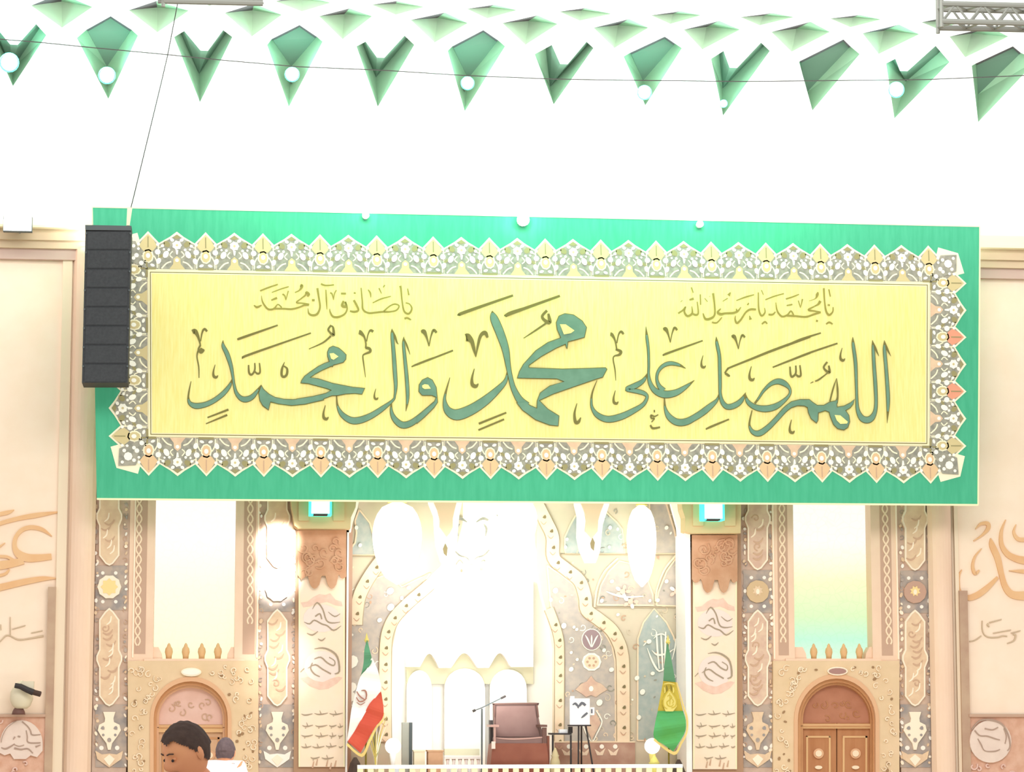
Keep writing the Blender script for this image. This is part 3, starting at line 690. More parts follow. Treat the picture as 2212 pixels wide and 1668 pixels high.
SM = [(A1, [[(782,302,26),(870,270,36),(1390,88,24)],[(868,580,26),(960,530,34),(1888,205,22)],[(335,1475,22),(650,1355,32)],[(312,1568,16),(632,1435,32)],
  [(952,685,22),(960,800,30),(1000,830,30),(1045,760,26),(1045,655,20)],[(1045,780,20),(1085,815,30),(1125,790,26),(1115,655,20)],
  [(1492,640,8),(1455,740,34),(1450,840,36),(1490,862,36),(1528,820,36),(1530,740,30),(1480,700,20)],
  [(110,190,66),(150,180,70),(195,260,40),(225,370,22),(225,400,30)],[(232,330,14),(255,200,24),(290,145,34),(330,180,30)],[(225,395,30),(200,450,30),(240,470,90),(290,460,20)],[(195,470,26),(178,560,20),(205,720,20),(208,880,14)]] + hook(450, 680, 1.15)),
 (A2, [[(525,88,30),(480,150,30),(510,200,30),(560,235,44),(555,130,30),(530,95,20)],[(520,250,30),(400,350,24),(190,445,12)],
  [(940,190,60),(965,200,64),(1020,260,30),(1045,360,22),(1042,430,26)],[(1055,330,18),(1080,220,18),(1115,165,34),(1155,185,40)],[(1040,425,40),(1100,440,40),(1110,485,36),(1030,520,26),(1000,550,20),(1010,650,20),(1040,870,8)],
  [(1730,712,16),(1800,680,28),(2000,600,26),(2085,572,24)]] + hook(1195,1040,.95) + hook(437,1290,1.25)),
 (A3, [[(475,318,30),(540,285,36),(1085,95,24)],[(1000,325,30),(1060,290,34),(1251,230,30)],[(0,875,20),(410,715,20)],[(700,1540,24),(1010,1415,20)],[(695,1612,20),(985,1490,20)],
  [(560,570,80),(575,570,90),(620,610,50),(645,700,34),(668,790,8)],[(668,780,10),(690,660,26),(720,550,36),(770,515,46),(800,570,24)]] + hook(650, 920, 1.2) + vv(140, 668, .85)),
 (A4, [[(60,330,30),(130,295,36),(675,100,26)],[(530,265,30),(475,330,30),(510,380,34),(560,395,44),(545,300,24)],[(525,405,20),(400,490,20),(265,578,8)]] + [[(868,1310,8),(840,1420,24),(850,1520,36),(885,1520,34),(910,1470,12)]]),
 (A5, [[(1100,500,20),(1180,465,30),(1655,295,20)],[(985,1255,20),(985,1290,20)],[(1040,1320,14),(990,1345,20),(940,1330,26),(945,1370,24),(985,1375,20),(945,1425,14)],[(930,1465,24),(965,1510,30),(1065,1495,24)],
  [(375,205,50),(400,215,44),(440,290,24),(460,390,20),(460,420,24)],[(465,330,16),(490,210,20),(525,170,34),(560,205,26)],[(450,415,30),(520,445,40),(500,490,34),(430,510,20),(415,560,18),(440,700,18),(450,850,8)],[(1698,1525,18),(1800,1475,26),(1925,1425,22)]] + vv(1207, 320, .95) + hook(1660, 500, 1.0) + hook(445, 985, 1.1)),
 (A6, [[(420,745,20),(460,690,26),(500,665,26),(800,545,30),(1100,425,34),(1604,240,30)],[(425,745,26),(470,775,34),(492,790,16)],[(1085,665,20),(1300,580,26),(1604,465,24)],[(160,1520,20),(250,1480,30),(480,1385,20)],
  [(1325,655,22),(1335,770,28),(1360,795,30),(1405,745,26),(1405,640,22)],[(1405,760,20),(1440,790,30),(1475,770,26),(1462,635,20)]] + vv(610, 412, .9) + hook(790, 650, 1.15) + hook(1347, 1390, 1.1)),
 (A7, [[(0,362,28),(200,275,30),(470,188,20)],[(0,587,24),(300,468,26),(700,332,22)],[(558,590,26),(510,660,26),(540,710,30),(590,735,36),(580,640,22)],[(560,745,16),(450,830,24),(390,858,18)],[(365,865,14),(325,885,10)]] + hook(765, 395, 1.05))]
for seg, d in SM: strokes(m, seg, d, TY, 'ink_olive', sc=1.0)
m.build('vowel_marks', bt, kind='stuff')
m = MB()
strokes(m, A8, [[(110,355,14),(150,380,30),(210,355,18)],[(208,230,6),(222,310,20),(270,385,26),(310,410,26),(370,400,24),(420,345,16),(470,385,20)],[(360,400,26),(480,400,24),(600,405,26),(700,380,22),(760,355,24),(820,350,30)],
 [(800,240,24),(820,215,36),(790,190,34),(775,225,24),(720,270,18),(660,320,20),(740,330,20),(825,345,24)],[(930,135,30),(950,260,24),(965,380,24),(930,465,30),(870,485,30),(820,460,24),(810,395,8)],[(860,290,30),(895,290,30)],
 [(975,80,26),(1040,100,22),(1145,92,18)],[(1040,155,16),(1048,300,20),(1055,410,8)],[(1095,195,24),(1120,210,20),(1140,285,10)],[(1140,285,8),(1150,210,14),(1175,160,16)],[(1235,205,26),(1300,205,26)],
 [(1270,300,30),(1250,360,36),(1300,370,36),(1290,310,24),(1315,400,20),(1280,470,24),(1200,508,30),(1130,500,28),(1095,440,20),(1090,400,8)],[(1400,195,24),(1425,200,20)],
 [(1400,290,30),(1440,360,28),(1460,420,26),(1410,440,30),(1350,430,24)],[(1495,130,16),(1510,300,20),(1520,410,24),(1590,455,26),(1680,450,26),(1770,440,26),(1860,440,22),(1950,420,20),(1985,365,20),(1930,340,20),(1860,370,18),(1780,440,22)],
 [(1585,155,16),(1615,200,22),(1620,255,8)],[(1645,325,14),(1750,275,20),(1880,240,12)],[(1725,135,20),(1760,205,10)],[(1780,125,14),(1800,95,20)],
 [(2000,105,34),(2010,150,24),(2025,300,20),(2050,430,24),(2110,465,28),(2150,400,22),(2120,340,16),(2070,325,16)],[(2095,140,14),(2112,225,20)],[(2055,530,30),(2090,520,26),(2140,545,20)],
 [(190,170,20),(290,130,22),(420,85,18)],[(340,190,12),(460,145,16),(560,115,16)],[(335,290,20),(410,260,30)],[(480,210,22),(510,235,18),(525,290,10)],[(525,285,8),(555,170,18)],[(640,192,16),(700,160,18),(730,110,44),(710,95,34)]], TY, 'ink_gold', sc=.92)
strokes(m, A9, [[(90,460,24),(150,420,22),(185,375,16),(170,440,24),(210,495,30),(270,460,26),(265,370,10)],[(265,460,24),(320,480,28),(350,450,20),(335,310,14)],[(130,300,40),(135,305,30)],[(235,285,20),(290,270,34)],[(260,125,18),(285,195,14)],
 [(375,215,18),(380,350,16)],[(430,265,10),(470,310,10)],[(495,240,26),(497,245,20)],[(540,200,30),(560,350,22),(560,480,26),(500,530,34),(440,530,30),(410,460,16)],[(525,575,20),(590,580,20),(655,510,12)],
 [(640,400,16),(600,445,30),(640,470,36),(700,460,28),(800,455,30),(860,430,26),(900,380,12)],[(850,440,26),(840,400,14)],[(740,230,44),(765,190,14)],[(665,305,10),(730,265,14)],[(840,295,12),(960,250,22),(1070,220,14)],
 [(985,335,40),(1000,345,30)],[(1095,410,26),(1020,410,30),(960,450,24),(900,540,26),(850,585,30),(825,540,22),(830,490,8)],[(1010,490,10),(1025,540,40)],[(1125,190,16),(1130,400,22),(1165,490,28),(1210,450,20),(1205,390,10)],[(1165,160,14),(1190,220,10)],
 [(1170,600,20),(1210,570,26),(1240,595,16)],[(1215,285,16),(1330,240,18),(1455,205,16)],[(1255,475,26),(1310,475,26),(1345,440,16)],[(1350,320,10),(1370,430,22),(1430,500,26),(1500,480,24),(1545,430,20),(1580,480,20)],
 [(1490,490,26),(1600,495,26),(1740,505,26),(1850,470,26),(1930,445,28)],[(1925,300,40),(1900,340,30),(1850,370,18),(1770,415,26),(1850,430,20),(1930,445,20)],[(1480,275,20),(1560,250,20),(1650,215,14)],[(1490,360,18),(1565,345,20)],
 [(1640,295,14),(1670,385,12)],[(1675,370,8),(1695,275,22)],[(1780,300,6),(1860,270,12),(1885,220,40),(1895,185,14)],[(1870,555,30),(1895,560,24)],[(1970,135,26),(1980,300,20),(2000,430,26),(2040,480,28),(2085,440,20),(2090,380,16)],[(2035,150,20),(2055,245,16)],
 [(2020,350,24),(2050,355,20)],[(2000,600,20),(2040,575,24),(2085,600,18)]], TY, 'ink_gold', sc=.92)
m.build('small_inscription', bt, kind='stuff')
# ------------------------------------------------------------------ tiled pillars with cartouches
YP = 37.0
wb = thing('wall_back', (4.4, 37.1, 0), kind='structure')
TOPZ = W(1106, 470, 37).z
def vbox(xa, xb, Y, Y1, k, name, parent, y0=470, y1=None):
    m = MB(); a = W(xa, 1400, Y); b = W(xb, 1400, Y); m.box((a.x, Y, 0 if y1 is None else W(0, y1, Y).z), (b.x, Y1, min(TOPZ, W(xa, y0, Y).z)), k)
    return m.build(name, parent)
def scroll(x, y, r_, wd, turns=1.4, ph=0, sx=1):
    n = int(turns * 7); return [(x + sx * r_ * (1 - t / (n + 1.5)) * math.cos(ph + t * .9), y + r_ * (1 - t / (n + 1.5)) * math.sin(ph + t * .9), wd) for t in range(n)]
def pillar(x0, x1, cx, dy, style, label):
    """dy: how much lower the features sit than on the leftmost pillar"""
    base = W(cx, 1500, YP); root = thing('tiled_pillar', (base.x, YP, 0), label, 'pillar', 'tiled pillars flanking the doors')
    vbox(x0, x1, YP, YP + .15, 'tile_brown', 'shaft', root)
    edge = 'cartouche_edge'; fill = {'a': 'cartouche_fill', 'b': 'cartouche_fill', 'c': 'cartouche_rose', 'd': 'cartouche_fill'}[style]
    m = MB()
    for ya, yb in ((1222 + dy, 1318 + dy * .6), (1522, 1658)): m.rect(x0 + 3, ya, x1 - 3, yb, YP - .012, 'tile_slate', .012)
    m.build('slate_field', root)
    def cart(ty, by, bump, nm='cartouche'):
        hw = 22; r = []
        L = [(cx - hw, ty + 26)] if ty > 1200 else [(cx - hw, ty)]
        L += [(cx - hw, bump - 20), (cx - hw - 6, bump - 7), (cx - hw - 6, bump + 3), (cx - hw, bump + 18), (cx - hw, by - 22), (cx - 8, by - 4), (cx, by)]
        if ty > 1200: L = [(cx, ty), (cx - 9, ty + 8)] + L
        Rr = [(2 * cx - x, y) for x, y in reversed(L)]
        P = L + [p for p in Rr if p not in L]
        o = MB(); o.poly(P, YP - .06, edge, .06); ob = o.build(nm, root)
        o = MB(); o.poly(inset(P, 3.4), YP - .064, fill)
        rnd = random.Random(int(cx + ty))
        y = max(ty, 1090) + 30
        while y < by - 26:
            x = cx + rnd.uniform(-9, 9)
            if rnd.random() < .5: o.ribbon([(x - 11, y, 2), (x - 3, y + 4, 4), (x + 5, y + 1, 4), (x + 10, y - 7, 1.5)], YP - .07, 'cartouche_mark', .008, 3)
            elif rnd.random() < .6: o.ribbon([(x + 4, y - 12, 2), (x + 2, y, 3.5), (x - 6, y + 7, 2)], YP - .07, 'cartouche_edge', .008, 3)
            else: o.ribbon(scroll(x, y, 9, 2.6, 1.2, rnd.random() * 6), YP - .07, 'cartouche_mark', .008, 2)
            y += rnd.uniform(9, 15)
        o.build('cartouche_field', ob)
    cart(1040, 1222 + dy, 1118 + dy * .5); cart(1313 + dy * .35, 1526, 1424)
    # star medallion
    my = 1268 + dy; o = MB()
    if style in 'ab':
        o.blob(cx, my, 26, 26, YP - .06, edge, 0, 20, .06, .07); ob = o.build('medallion', root)
        o = MB(); o.blob(cx, my, 19, 19, YP - .066, 'star_gold', 0, 16, 0, .25); o.build('star', ob)
    else:
        o.blob(cx, my, 24.5, 24.5, YP - .05, 'star_tan' if style == 'c' else 'star_rose', 0, 22, .05, .03); ob = o.build('medallion', root)
        o = MB(); o.blob(cx, my - 2, 12, 12, YP - .055, 'star_gold' if style == 'd' else 'cartouche_fill', 20, 16, 0, .35); o.blob(cx, my, 4, 6, YP - .06, 'cartouche_edge'); o.build('star', ob)
    # vase ornament, scrolls and crown at the foot
    o = MB(); c = cx
    o.poly([(c - 13, 1538), (c - 9, 1552), (c - 10, 1560), (c - 22, 1566), (c - 25, 1578), (c - 18, 1590), (c - 6, 1606), (c - 3, 1620), (c + 3, 1620), (c + 6, 1606), (c + 18, 1590), (c + 25, 1578), (c + 22, 1566), (c + 10, 1560), (c + 9, 1552), (c + 13, 1538)], YP - .05, edge if style in 'abd' else 'cartouche_fill', .05)
    ob = o.build('vase_ornament', root); o = MB()
    for s_ in (-1, 1): o.blob(c + s_ * 14, 1573, 5, 5, YP - .055, 'tile_slate', 45, 6, 0, .2); o.blob(c + s_ * 13, 1588, 3, 3, YP - .055, 'tile_slate')
    o.blob(c, 1599, 4.5, 5, YP - .055, 'tile_slate'); o.build('petal', ob)
    o = MB(); o.poly([(c - 30, 1622), (c - 16, 1630), (c, 1628), (c + 16, 1630), (c + 30, 1622), (c + 26, 1640), (c + 12, 1650), (c, 1658), (c - 12, 1650), (c - 26, 1640)], YP - .04, 'cartouche_fill' if style != 'b' else 'blossom_white', .04)
    o.poly([(c - 12, 1640), (c, 1630), (c + 12, 1640), (c, 1655)], YP - .05, edge, .01); o.build('crown_ornament', root)
    # scattered blossoms
    o = MB(); rnd = random.Random(int(cx))
    for yy in (1238, 1300):
        for s_ in (-1, 1): o.blob(cx + s_ * 14, yy + dy, 4, 4, YP - .02, 'blossom_white', 0, 8, .02)
    for s_ in (-1, 1): o.blob(c + s_ * 17, 1616, 5, 5, YP - .02, 'blossom_white', 0, 10, .02)
    y = 1092
    while y < 1660:
        for s_ in (-1, 1):
            if rnd.random() < .75:
                x = (x0 + 5 if s_ < 0 else x1 - 5) + rnd.uniform(-2, 3) * -s_
                o.blob(x, y + rnd.uniform(-5, 5), rnd.uniform(2, 4), rnd.uniform(2.5, 6), YP - .02, rnd.choice(('blossom_white', 'cartouche_edge', 'cartouche_fill', 'tile_slate')), rnd.uniform(-40, 40), 7, .015)
        y += 13
    ob = o.build('blossoms', root); ob['kind'] = 'stuff'
    o = MB()
    for yy in range(1110, 1650, 26):
        for s_ in (-1, 1): o.ribbon(scroll((x0 + 6 if s_ < 0 else x1 - 6), yy + rnd.uniform(-6, 6), 6, 1.6, 1.0, rnd.random() * 6, s_), YP - .01, 'cartouche_mark' if rnd.random() < .6 else 'tile_slate', .008, 2)
    ob = o.build('tendrils', root); ob['kind'] = 'stuff'
pillar(203, 277, 236, 0, 'a', 'slate tiled pillar with cream cartouches and a bright star, by the dark speaker')
pillar(557, 641, 599, 6, 'b', 'tiled pillar under a glaring spotlight, between the left window and the left scroll')
pillar(1603, 1671, 1637, 10, 'c', 'tiled pillar with round tan medallion, directly right of the right scroll')
pillar(1942, 2013, 1977, 11, 'd', 'rightmost tiled pillar with rosy medallion, beside the plain right pilaster')
# ------------------------------------------------------------------ door and window bays
def chain(x0, y0, x1, y1, parent, ends):
    m = MB(); n = 90; A = []; B = []
    for i in range(n + 1):
        t = i / n; x = x0 + (x1 - x0) * t; y = y0 + (y1 - y0) * t; s_ = math.sin(t * (y1 - y0) / 22.0 * math.pi) * 5.6
        A.append((x + s_, y, 3.2)); B.append((x - s_, y, 3.2))
    m.ribbon(A, YP - .03, 'chain_cream', .02, 1); m.ribbon(B, YP - .033, 'chain_cream', .02, 1)
    return m.build('chain_moulding', parent)
def bay(side):
    Lf = side == 'left'
    x0, x1 = (276, 558) if Lf else (1670, 1943)
    wx0, wx1, wx0b, wx1b = (331, 509, 333, 506) if Lf else (1717, 1884, 1725, 1885)
    n = 1 if Lf else 2
    root = wb
    # jambs, with the recess between them
    vbox(x0, wx0, YP - .02, YP + .3, 'bay_peach', 'jamb', root, 470, 1438); vbox(wx1b, x1, YP - .02, YP + .3, 'bay_peach', 'jamb', root, 470, 1438)
    for (a, b) in (((x0 + 14, x0 + 38), (x1 - 34, x1 - 8)) if Lf else ((x0 + 12, x0 + 34), (x1 - 38, x1 - 14))):
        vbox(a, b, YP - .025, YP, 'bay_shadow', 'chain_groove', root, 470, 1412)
    if Lf: cs = [(301, 1084, 297, 1395), (541, 1084, 540, 1348)]
    else: cs = [(1689, 1090, 1692, 1388), (1911, 1092, 1921, 1392)]
    for c in cs: chain(c[0] + (c[2] - c[0]) * (-90 / 310), 1000, c[2], c[3], root, 1)
    for xx in ((x0 + 11, x1 - 3) if Lf else (x0 + 3, x1 - 2)):
        vbox(xx - 1.5, xx + 1.5, YP - .04, YP, 'cartouche_edge', 'bead', root, 470, 1420)
    # window
    win = thing('window_%d' % n, (W((x0 + x1) / 2, 1424, YP + .2).x, YP + .2, W(0, 1424, YP).z), kind='structure')
    m = MB(); m.rect(wx0 - 12, 600, wx1 + 12, 1430, YP + .28, 'win' + side); m.build('pane', win)
    m = MB(); m.poly([(wx0 - 8, 1398), (wx0b + 9, 1398), (wx0b + 16, 1412), (wx0b + 18, 1426), (wx0 - 8, 1426)], YP + .02, 'bay_peach', .2)
    m.poly([(wx1 + 8, 1398), (wx1b - 7, 1398), (wx1b - 14, 1412), (wx1b - 16, 1426), (wx1 + 8, 1426)], YP + .02, 'bay_peach', .2); m.build('corner_step', win)
    m = MB(); m.rect(wx0 - 20, 1423, wx1 + 20, 1430, YP - .06, 'bay_peach', .3); m.build('window_sill', win)
    for bx in ((364.5, 401, 435.6, 470.5) if Lf else (1758, 1790.6, 1822.7, 1856.5)):
        m = MB(); c = W(bx, 1424, YP + .12); q = 1 / 151
        m.lathe(c, [(6 * q, 0), (6.5 * q, 7 * q), (8.5 * q, 15 * q), (7.5 * q, 22 * q), (4 * q, 27 * q), (3.5 * q, 30 * q), (1 * q, 34 * q)], 'transom_gold', 12)
        m.build('baluster', win, smooth=True)
    # carved surround with the arched door
    d = thing('door_%d' % n, (W((x0 + x1) / 2, 1600, YP).x, YP, 0), kind='structure')
    ac, ro, ri, top, spr = (412, 83, 74, 1468, 1552) if Lf else (1807.5, 87, 78, 1462, 1556)
    FL = 1900
    def arch(r_, tp, sp, s=1):
        return [(ac - r_ * math.cos(math.pi * i / 20), sp - (sp - tp) * math.sin(math.pi * i / 20)) for i in range(21)]
    out = arch(ro, top, spr)
    m = MB(); P1 = [(x0, 1428), (ac, 1428)] + list(reversed([p for p in out if p[0] <= ac + .01])) + [(ac - ro, FL), (x0, FL)]
    P2 = [(x1, 1428), (x1, FL), (ac + ro, FL)] + list(reversed([p for p in out if p[0] >= ac - .01])) + [(ac, 1428)]
    m.poly(P1, YP - .08, 'carved_tan', .3); m.poly(P2, YP - .08, 'carved_tan', .3); m.build('carved_surround', d)
    def ring(ra, ta, rb, tb, Y, k, th, nm):
        m = MB(); A = [(ac - ra, FL)] + arch(ra, ta, spr) + [(ac + ra, FL)]; B = [(ac - rb, FL)] + arch(rb, tb, spr) + [(ac + rb, FL)]
        m.strip(A, B, Y, k, th); return m.build(nm, d)
    ring(ro + 5, top - 6, ro - 3, top + 4, YP - .10, 'arch_soft', .1, 'arch_moulding')
    ring(ro - 2, top + 3, ri, top + 12, YP - .02, 'arch_wood', .2, 'arch_moulding')
    ring(ri + 1, top + 11, ri - 5, top + 18, YP + .06, 'arch_soft' if Lf else 'arch_wood', .2, 'arch_moulding')
    m = MB(); ty = 1567 if Lf else 1564
    m.poly([(ac - ri, ty)] + arch(ri, top + 10, spr) + [(ac + ri, ty)], YP + .16, 'tympanum_pink' if Lf else 'tympanum_brown', .05); tp_ = m.build('tympanum', d)
    m = MB(); rnd = random.Random(3 + n)
    for i in range(9):
        x = ac + rnd.uniform(-48, 48); y = rnd.uniform(1515, 1555); m.ribbon(scroll(x, y, rnd.uniform(6, 10), 2.2, 1.1, rnd.random() * 6), YP + .15, 'cartouche_mark' if Lf else 'door_brown', .01, 2)
    m.build('tracery', tp_, kind='stuff')
    m = MB(); m.rect(ac - ri, ty, ac + ri, ty + (15 if Lf else 10), YP + .08, 'transom_gold', .1); m.rect(ac - ri, ty + 4, ac + ri, ty + 6, YP + .06, 'arch_wood', .02); m.build('transom', d)
    dk = 'door_tan' if Lf else 'door_brown'
    for s_ in (-1, 1):
        m = MB(); xa, xb = (ac - ri, ac - 1) if s_ < 0 else (ac + 1, ac + ri); m.rect(xa, ty - 2, xb, FL, YP + .14, dk, .06); lf = m.build('door_leaf', d)
        for (ya, yb) in ((ty + 26, ty + 110), (ty + 122, ty + 200)):
            m = MB(); fx0, fx1 = xa + 12, xb - 12
            for (q0, r0, q1, r1) in ((fx0, ya, fx1, ya + 4), (fx0, yb - 4, fx1, yb), (fx0, ya, fx0 + 4, yb), (fx1 - 4, ya, fx1, yb)): m.rect(q0, r0, q1, r1, YP + .12, 'arch_wood' if Lf else 'transom_gold', .02)
            m.rect(fx0 + 4, ya + 4, fx1 - 4, yb - 4, YP + .132, dk, .01); m.build('door_panel', lf)
        m = MB()
        bx = ac - 39 if s_ < 0 else ac + 41
        m.blob(bx, 1628 + (4 if Lf else 0), 11, 11, YP + .09, 'arch_soft', 0, 18, .05); m.blob(bx, 1628 + (4 if Lf else 0), 7, 7, YP + .07, 'carved_light', 0, 14, .03); m.build('boss', lf)
        m = MB(); m.blob(bx, 1658, 8, 4, YP + .09, 'carved_light', 0, 12, .05); m.build('boss', lf)
    m = MB(); bx, by, bw = (413, 1452, 19) if Lf else (1809.5, 1450, 19)
    m.blob(bx, by, bw + 3, 9.5, YP - .13, 'cartouche_edge', 0, 16, .05); m.blob(bx, by, bw, 6.5, YP - .14, 'blossom_white' if Lf else 'badge_mauve', 0, 14, .02); m.build('badge', d)  # left badge is coloured white for the highlight on it
    # arabesque carving of the surround
    m = MB(); rnd = random.Random(40 + n)
    for i in range(230):
        x = rnd.uniform(x0 + 8, x1 - 8); y = rnd.uniform(1440, 1700)
        if math.hypot((x - ac) / (ro + 14), min(y - spr, 0) / (spr - top + 14)) < 1 and True: continue
        if abs(x - bx) < 30 and abs(y - by) < 14: continue
        if rnd.random() < .8: m.ribbon(scroll(x, y, rnd.uniform(4.5, 9), rnd.uniform(1.5, 2.6), 1.1, rnd.random() * 6, rnd.choice((-1, 1))), YP - .1, 'carved_light', .02, 2)
        else: m.blob(x, y, rnd.uniform(2, 4), rnd.uniform(2, 5), YP - .085, 'carved_dark', rnd.uniform(0, 90), 6, .005)
    o = m.build('arabesque', d); o['kind'] = 'stuff'
M['winleft'] = window_mat('window_glow_left', [(0, (250, 255, 205)), (.10, (246, 255, 214)), (.45, (255, 255, 226)), (.8, (255, 255, 250))], W(400, 1424, 37).z, W(400, 1085, 37).z, .96)
M['winright'] = window_mat('window_glow_right', [(0, (226, 255, 224)), (.13, (192, 255, 214)), (.28, (220, 255, 190)), (.5, (248, 255, 196)), (.78, (255, 255, 246))], W(1800, 1424, 37).z, W(1800, 1092, 37).z, .93)
bay('left'); bay('right')
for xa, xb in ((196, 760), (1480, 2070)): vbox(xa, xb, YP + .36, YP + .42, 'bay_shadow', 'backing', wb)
# ------------------------------------------------------------------ piers with hanging scrolls
vbox(637, 752, YP - .1, YP + .5, 'edge_brown', 'pier', wb); vbox(1490, 1603, YP - .1, YP + .5, 'edge_brown', 'pier', wb)
def pier(Lf):
    x0, x1, yt, yc, ys = (643, 748, 1145, 1236, 1250) if Lf else (1495, 1593, 1156, 1245, 1258)
    Y = YP - .16
    # carved brown hood over the scroll
    t = thing('carved_capital', (W((x0 + x1) / 2, 1200, Y).x, Y, W(0, 1270, Y).z), 'carved brown capital with scalloped lower edge above the %s hanging scroll' % ('left' if Lf else 'right'), 'capital')
    u = (x1 - x0) / 105.0; X = lambda a: x0 + a * u
    P = [(x0, yt), (x1, yt), (x1, yc + 10)]
    def lobe(a0, a1, yb, y0): return [(X(a0 + (a1 - a0) * i / 6), y0 + (yb - y0) * math.sin(math.pi * i / 6) ** .6) for i in range(7)]
    P += lobe(105, 90, yc + 14, yc + 6)[1:] + lobe(88, 60, yc + 36, yc + 8) + lobe(52, 22, yc + 36, yc + 8) + lobe(19, 0, yc + 14, yc + 6)
    m = MB(); m.poly(P, Y - .06, 'capital_brown', .028); m.build('hood', t)
    m = MB(); rnd = random.Random(9 + Lf)
    for i in range(17):
        x = X(rnd.uniform(10, 95)); y = rnd.uniform(yt + 12, yc + 8); m.ribbon(scroll(x, y, rnd.uniform(8, 16), 3.4, 1.1, rnd.random() * 6, rnd.choice((-1, 1))), Y - .075, 'capital_brown', .03, 2)
    m.build('carving', t, kind='stuff')
    # cornice block
    Yc = YP - .45
    c = thing('cornice_block', (W((x0 + x1) / 2, 1120, Yc).x, Yc, W(0, yt, Yc).z), 'olive stone cornice block over the %s pier, under the banner edge' % ('left' if Lf else 'right'), 'cornice')
    m = MB()
    if Lf: P = [(625, 1030), (774, 1030), (768, 1096), (758, 1118), (757, 1142), (645, 1142), (636, 1135), (633, 1110), (630, 1096)]
    else: P = [(1468, 1030), (1602, 1030), (1600, 1152), (1494, 1152), (1480, 1148), (1480, 1118), (1474, 1100)]
    m.poly(P, Yc, 'cornice_olive', .55); m.build('block', c)
    for a, b in (((x0 + 2, x0 + 25), (x1 - 28, x1 - 4))): m = MB(); m.rect(a, 1040, b, yt - 20, Yc - .03, 'cornice_olive', .03); m.build('bracket', c)
    # cyan-white box lamp
    bx0, bx1, by1 = (668, 717, 1113) if Lf else (1518, 1565, 1124)
    l = thing('box_lamp', (W((bx0 + bx1) / 2, by1, Yc - .25).x, Yc - .25, W(0, by1, Yc - .25).z), 'glowing white box lamp with cyan halo on the %s cornice block' % ('left' if Lf else 'right'), 'lamp')
    m = MB(); m.pbox(bx0, 1075, bx1, by1, Yc - .28, .27, 'lamp_cyan_halo'); m.build('housing', l)  # housing glows cyan, standing in for the blur around the lamp
    m = MB(); m.pbox(bx0 + 5, 1077, bx1 - 5, by1 - 4, Yc - .30, .03, 'lamp_cyan'); m.build('glowing_face', l)
    m = MB(); m.pbox(bx0 + 9, by1 - 3, bx1 - 9, by1, Yc - .31, .2, 'near_black'); m.build('lip', l)
    # the scroll
    Ys = YP - .145; sx0, sx1, sy1 = (645, 745, 1657) if Lf else (1497, 1592, 1662)
    s = thing('hanging_scroll', (W((sx0 + sx1) / 2, sy1, Ys).x, Ys, W(0, sy1, Ys).z), 'tall cream scroll with rosy emblems and five lines of writing on the %s pier' % ('left' if Lf else 'right'), 'scroll', 'hanging scrolls on the piers')
    m = MB(); m.rect(sx0, 1230, sx1, sy1, Ys, 'scroll_cream', .04); m.build('sheet', s)
    m = MB()
    for e, w_ in ((sx0 + 1.5, 3), (sx1 - 1.5, 3)): m.ribbon([(e, 1230, w_), (e, sy1, w_)], Ys - .004, 'hem_cream')
    m.build('hem', s)
    q = (sx1 - sx0) / 100.0; OX = sx0
    def sc(pts): return [(OX + x * q, y + (0 if Lf else 10), w_) for x, y, w_ in pts]
    m = MB()   # rosy wash shapes
    dy = 0 if Lf else 10
    m.poly([(OX + a * q, b + dy) for a, b in ((5, 1302), (20, 1300), (32, 1290), (45, 1284), (58, 1286), (68, 1282), (80, 1296), (93, 1300), (95, 1310), (80, 1308), (62, 1300), (40, 1304), (24, 1310), (10, 1312))], Ys - .004, 'scroll_rose')
    m.poly([(OX + a * q, b + dy) for a, b in ((4, 1466), (20, 1462), (34, 1470), (52, 1474), (70, 1466), (86, 1462), (95, 1464), (84, 1476), (64, 1488), (44, 1490), (24, 1482))], Ys - .004, 'scroll_rose')
    m.blob(OX + 50 * q, 1336 + dy, 40 * q, 30, Ys - .003, 'scroll_lilac', 0, 18); m.blob(OX + 50 * q, 1440 + dy, 38 * q, 34, Ys - .003, 'scroll_lilac', 0, 18); m.build('wash', s, kind='stuff')
    m = MB()
    for st in ([(30, 1316, 1), (40, 1302, 3), (52, 1316, 3), (60, 1340, 3), (72, 1346, 3), (90, 1344, 1)], [(12, 1344, 1), (24, 1348, 3), (34, 1340, 3), (50, 1348, 3), (62, 1352, 3), (76, 1362, 3), (92, 1352, 1)],
               [(64, 1322, 1), (78, 1332, 2.6), (90, 1326, 1)], [(36, 1332, 3), (46, 1326, 3), (50, 1338, 3)], [(18, 1368, 1), (30, 1372, 3), (42, 1364, 1)], [(42, 1380, 1), (50, 1384, 3), (58, 1378, 1)],
               [(34, 1402, 1), (52, 1400, 3), (70, 1406, 4), (84, 1420, 4), (88, 1450, 4), (78, 1456, 2)], [(34, 1424, 2), (48, 1420, 3), (62, 1432, 3), (76, 1438, 3), (78, 1428, 2), (66, 1420, 2)], [(20, 1444, 1), (36, 1436, 3), (52, 1446, 3), (70, 1456, 3)],
               [(30, 1432, 2), (26, 1444, 3), (34, 1456, 3), (46, 1462, 2)], [(4, 1452, 1), (12, 1444, 2)]):
        m.ribbon(sc(st), Ys - .008, 'scroll_ink', 0, 3)
    m.build('emblem_script', s, kind='stuff')
    m = MB(); rnd = random.Random(5)
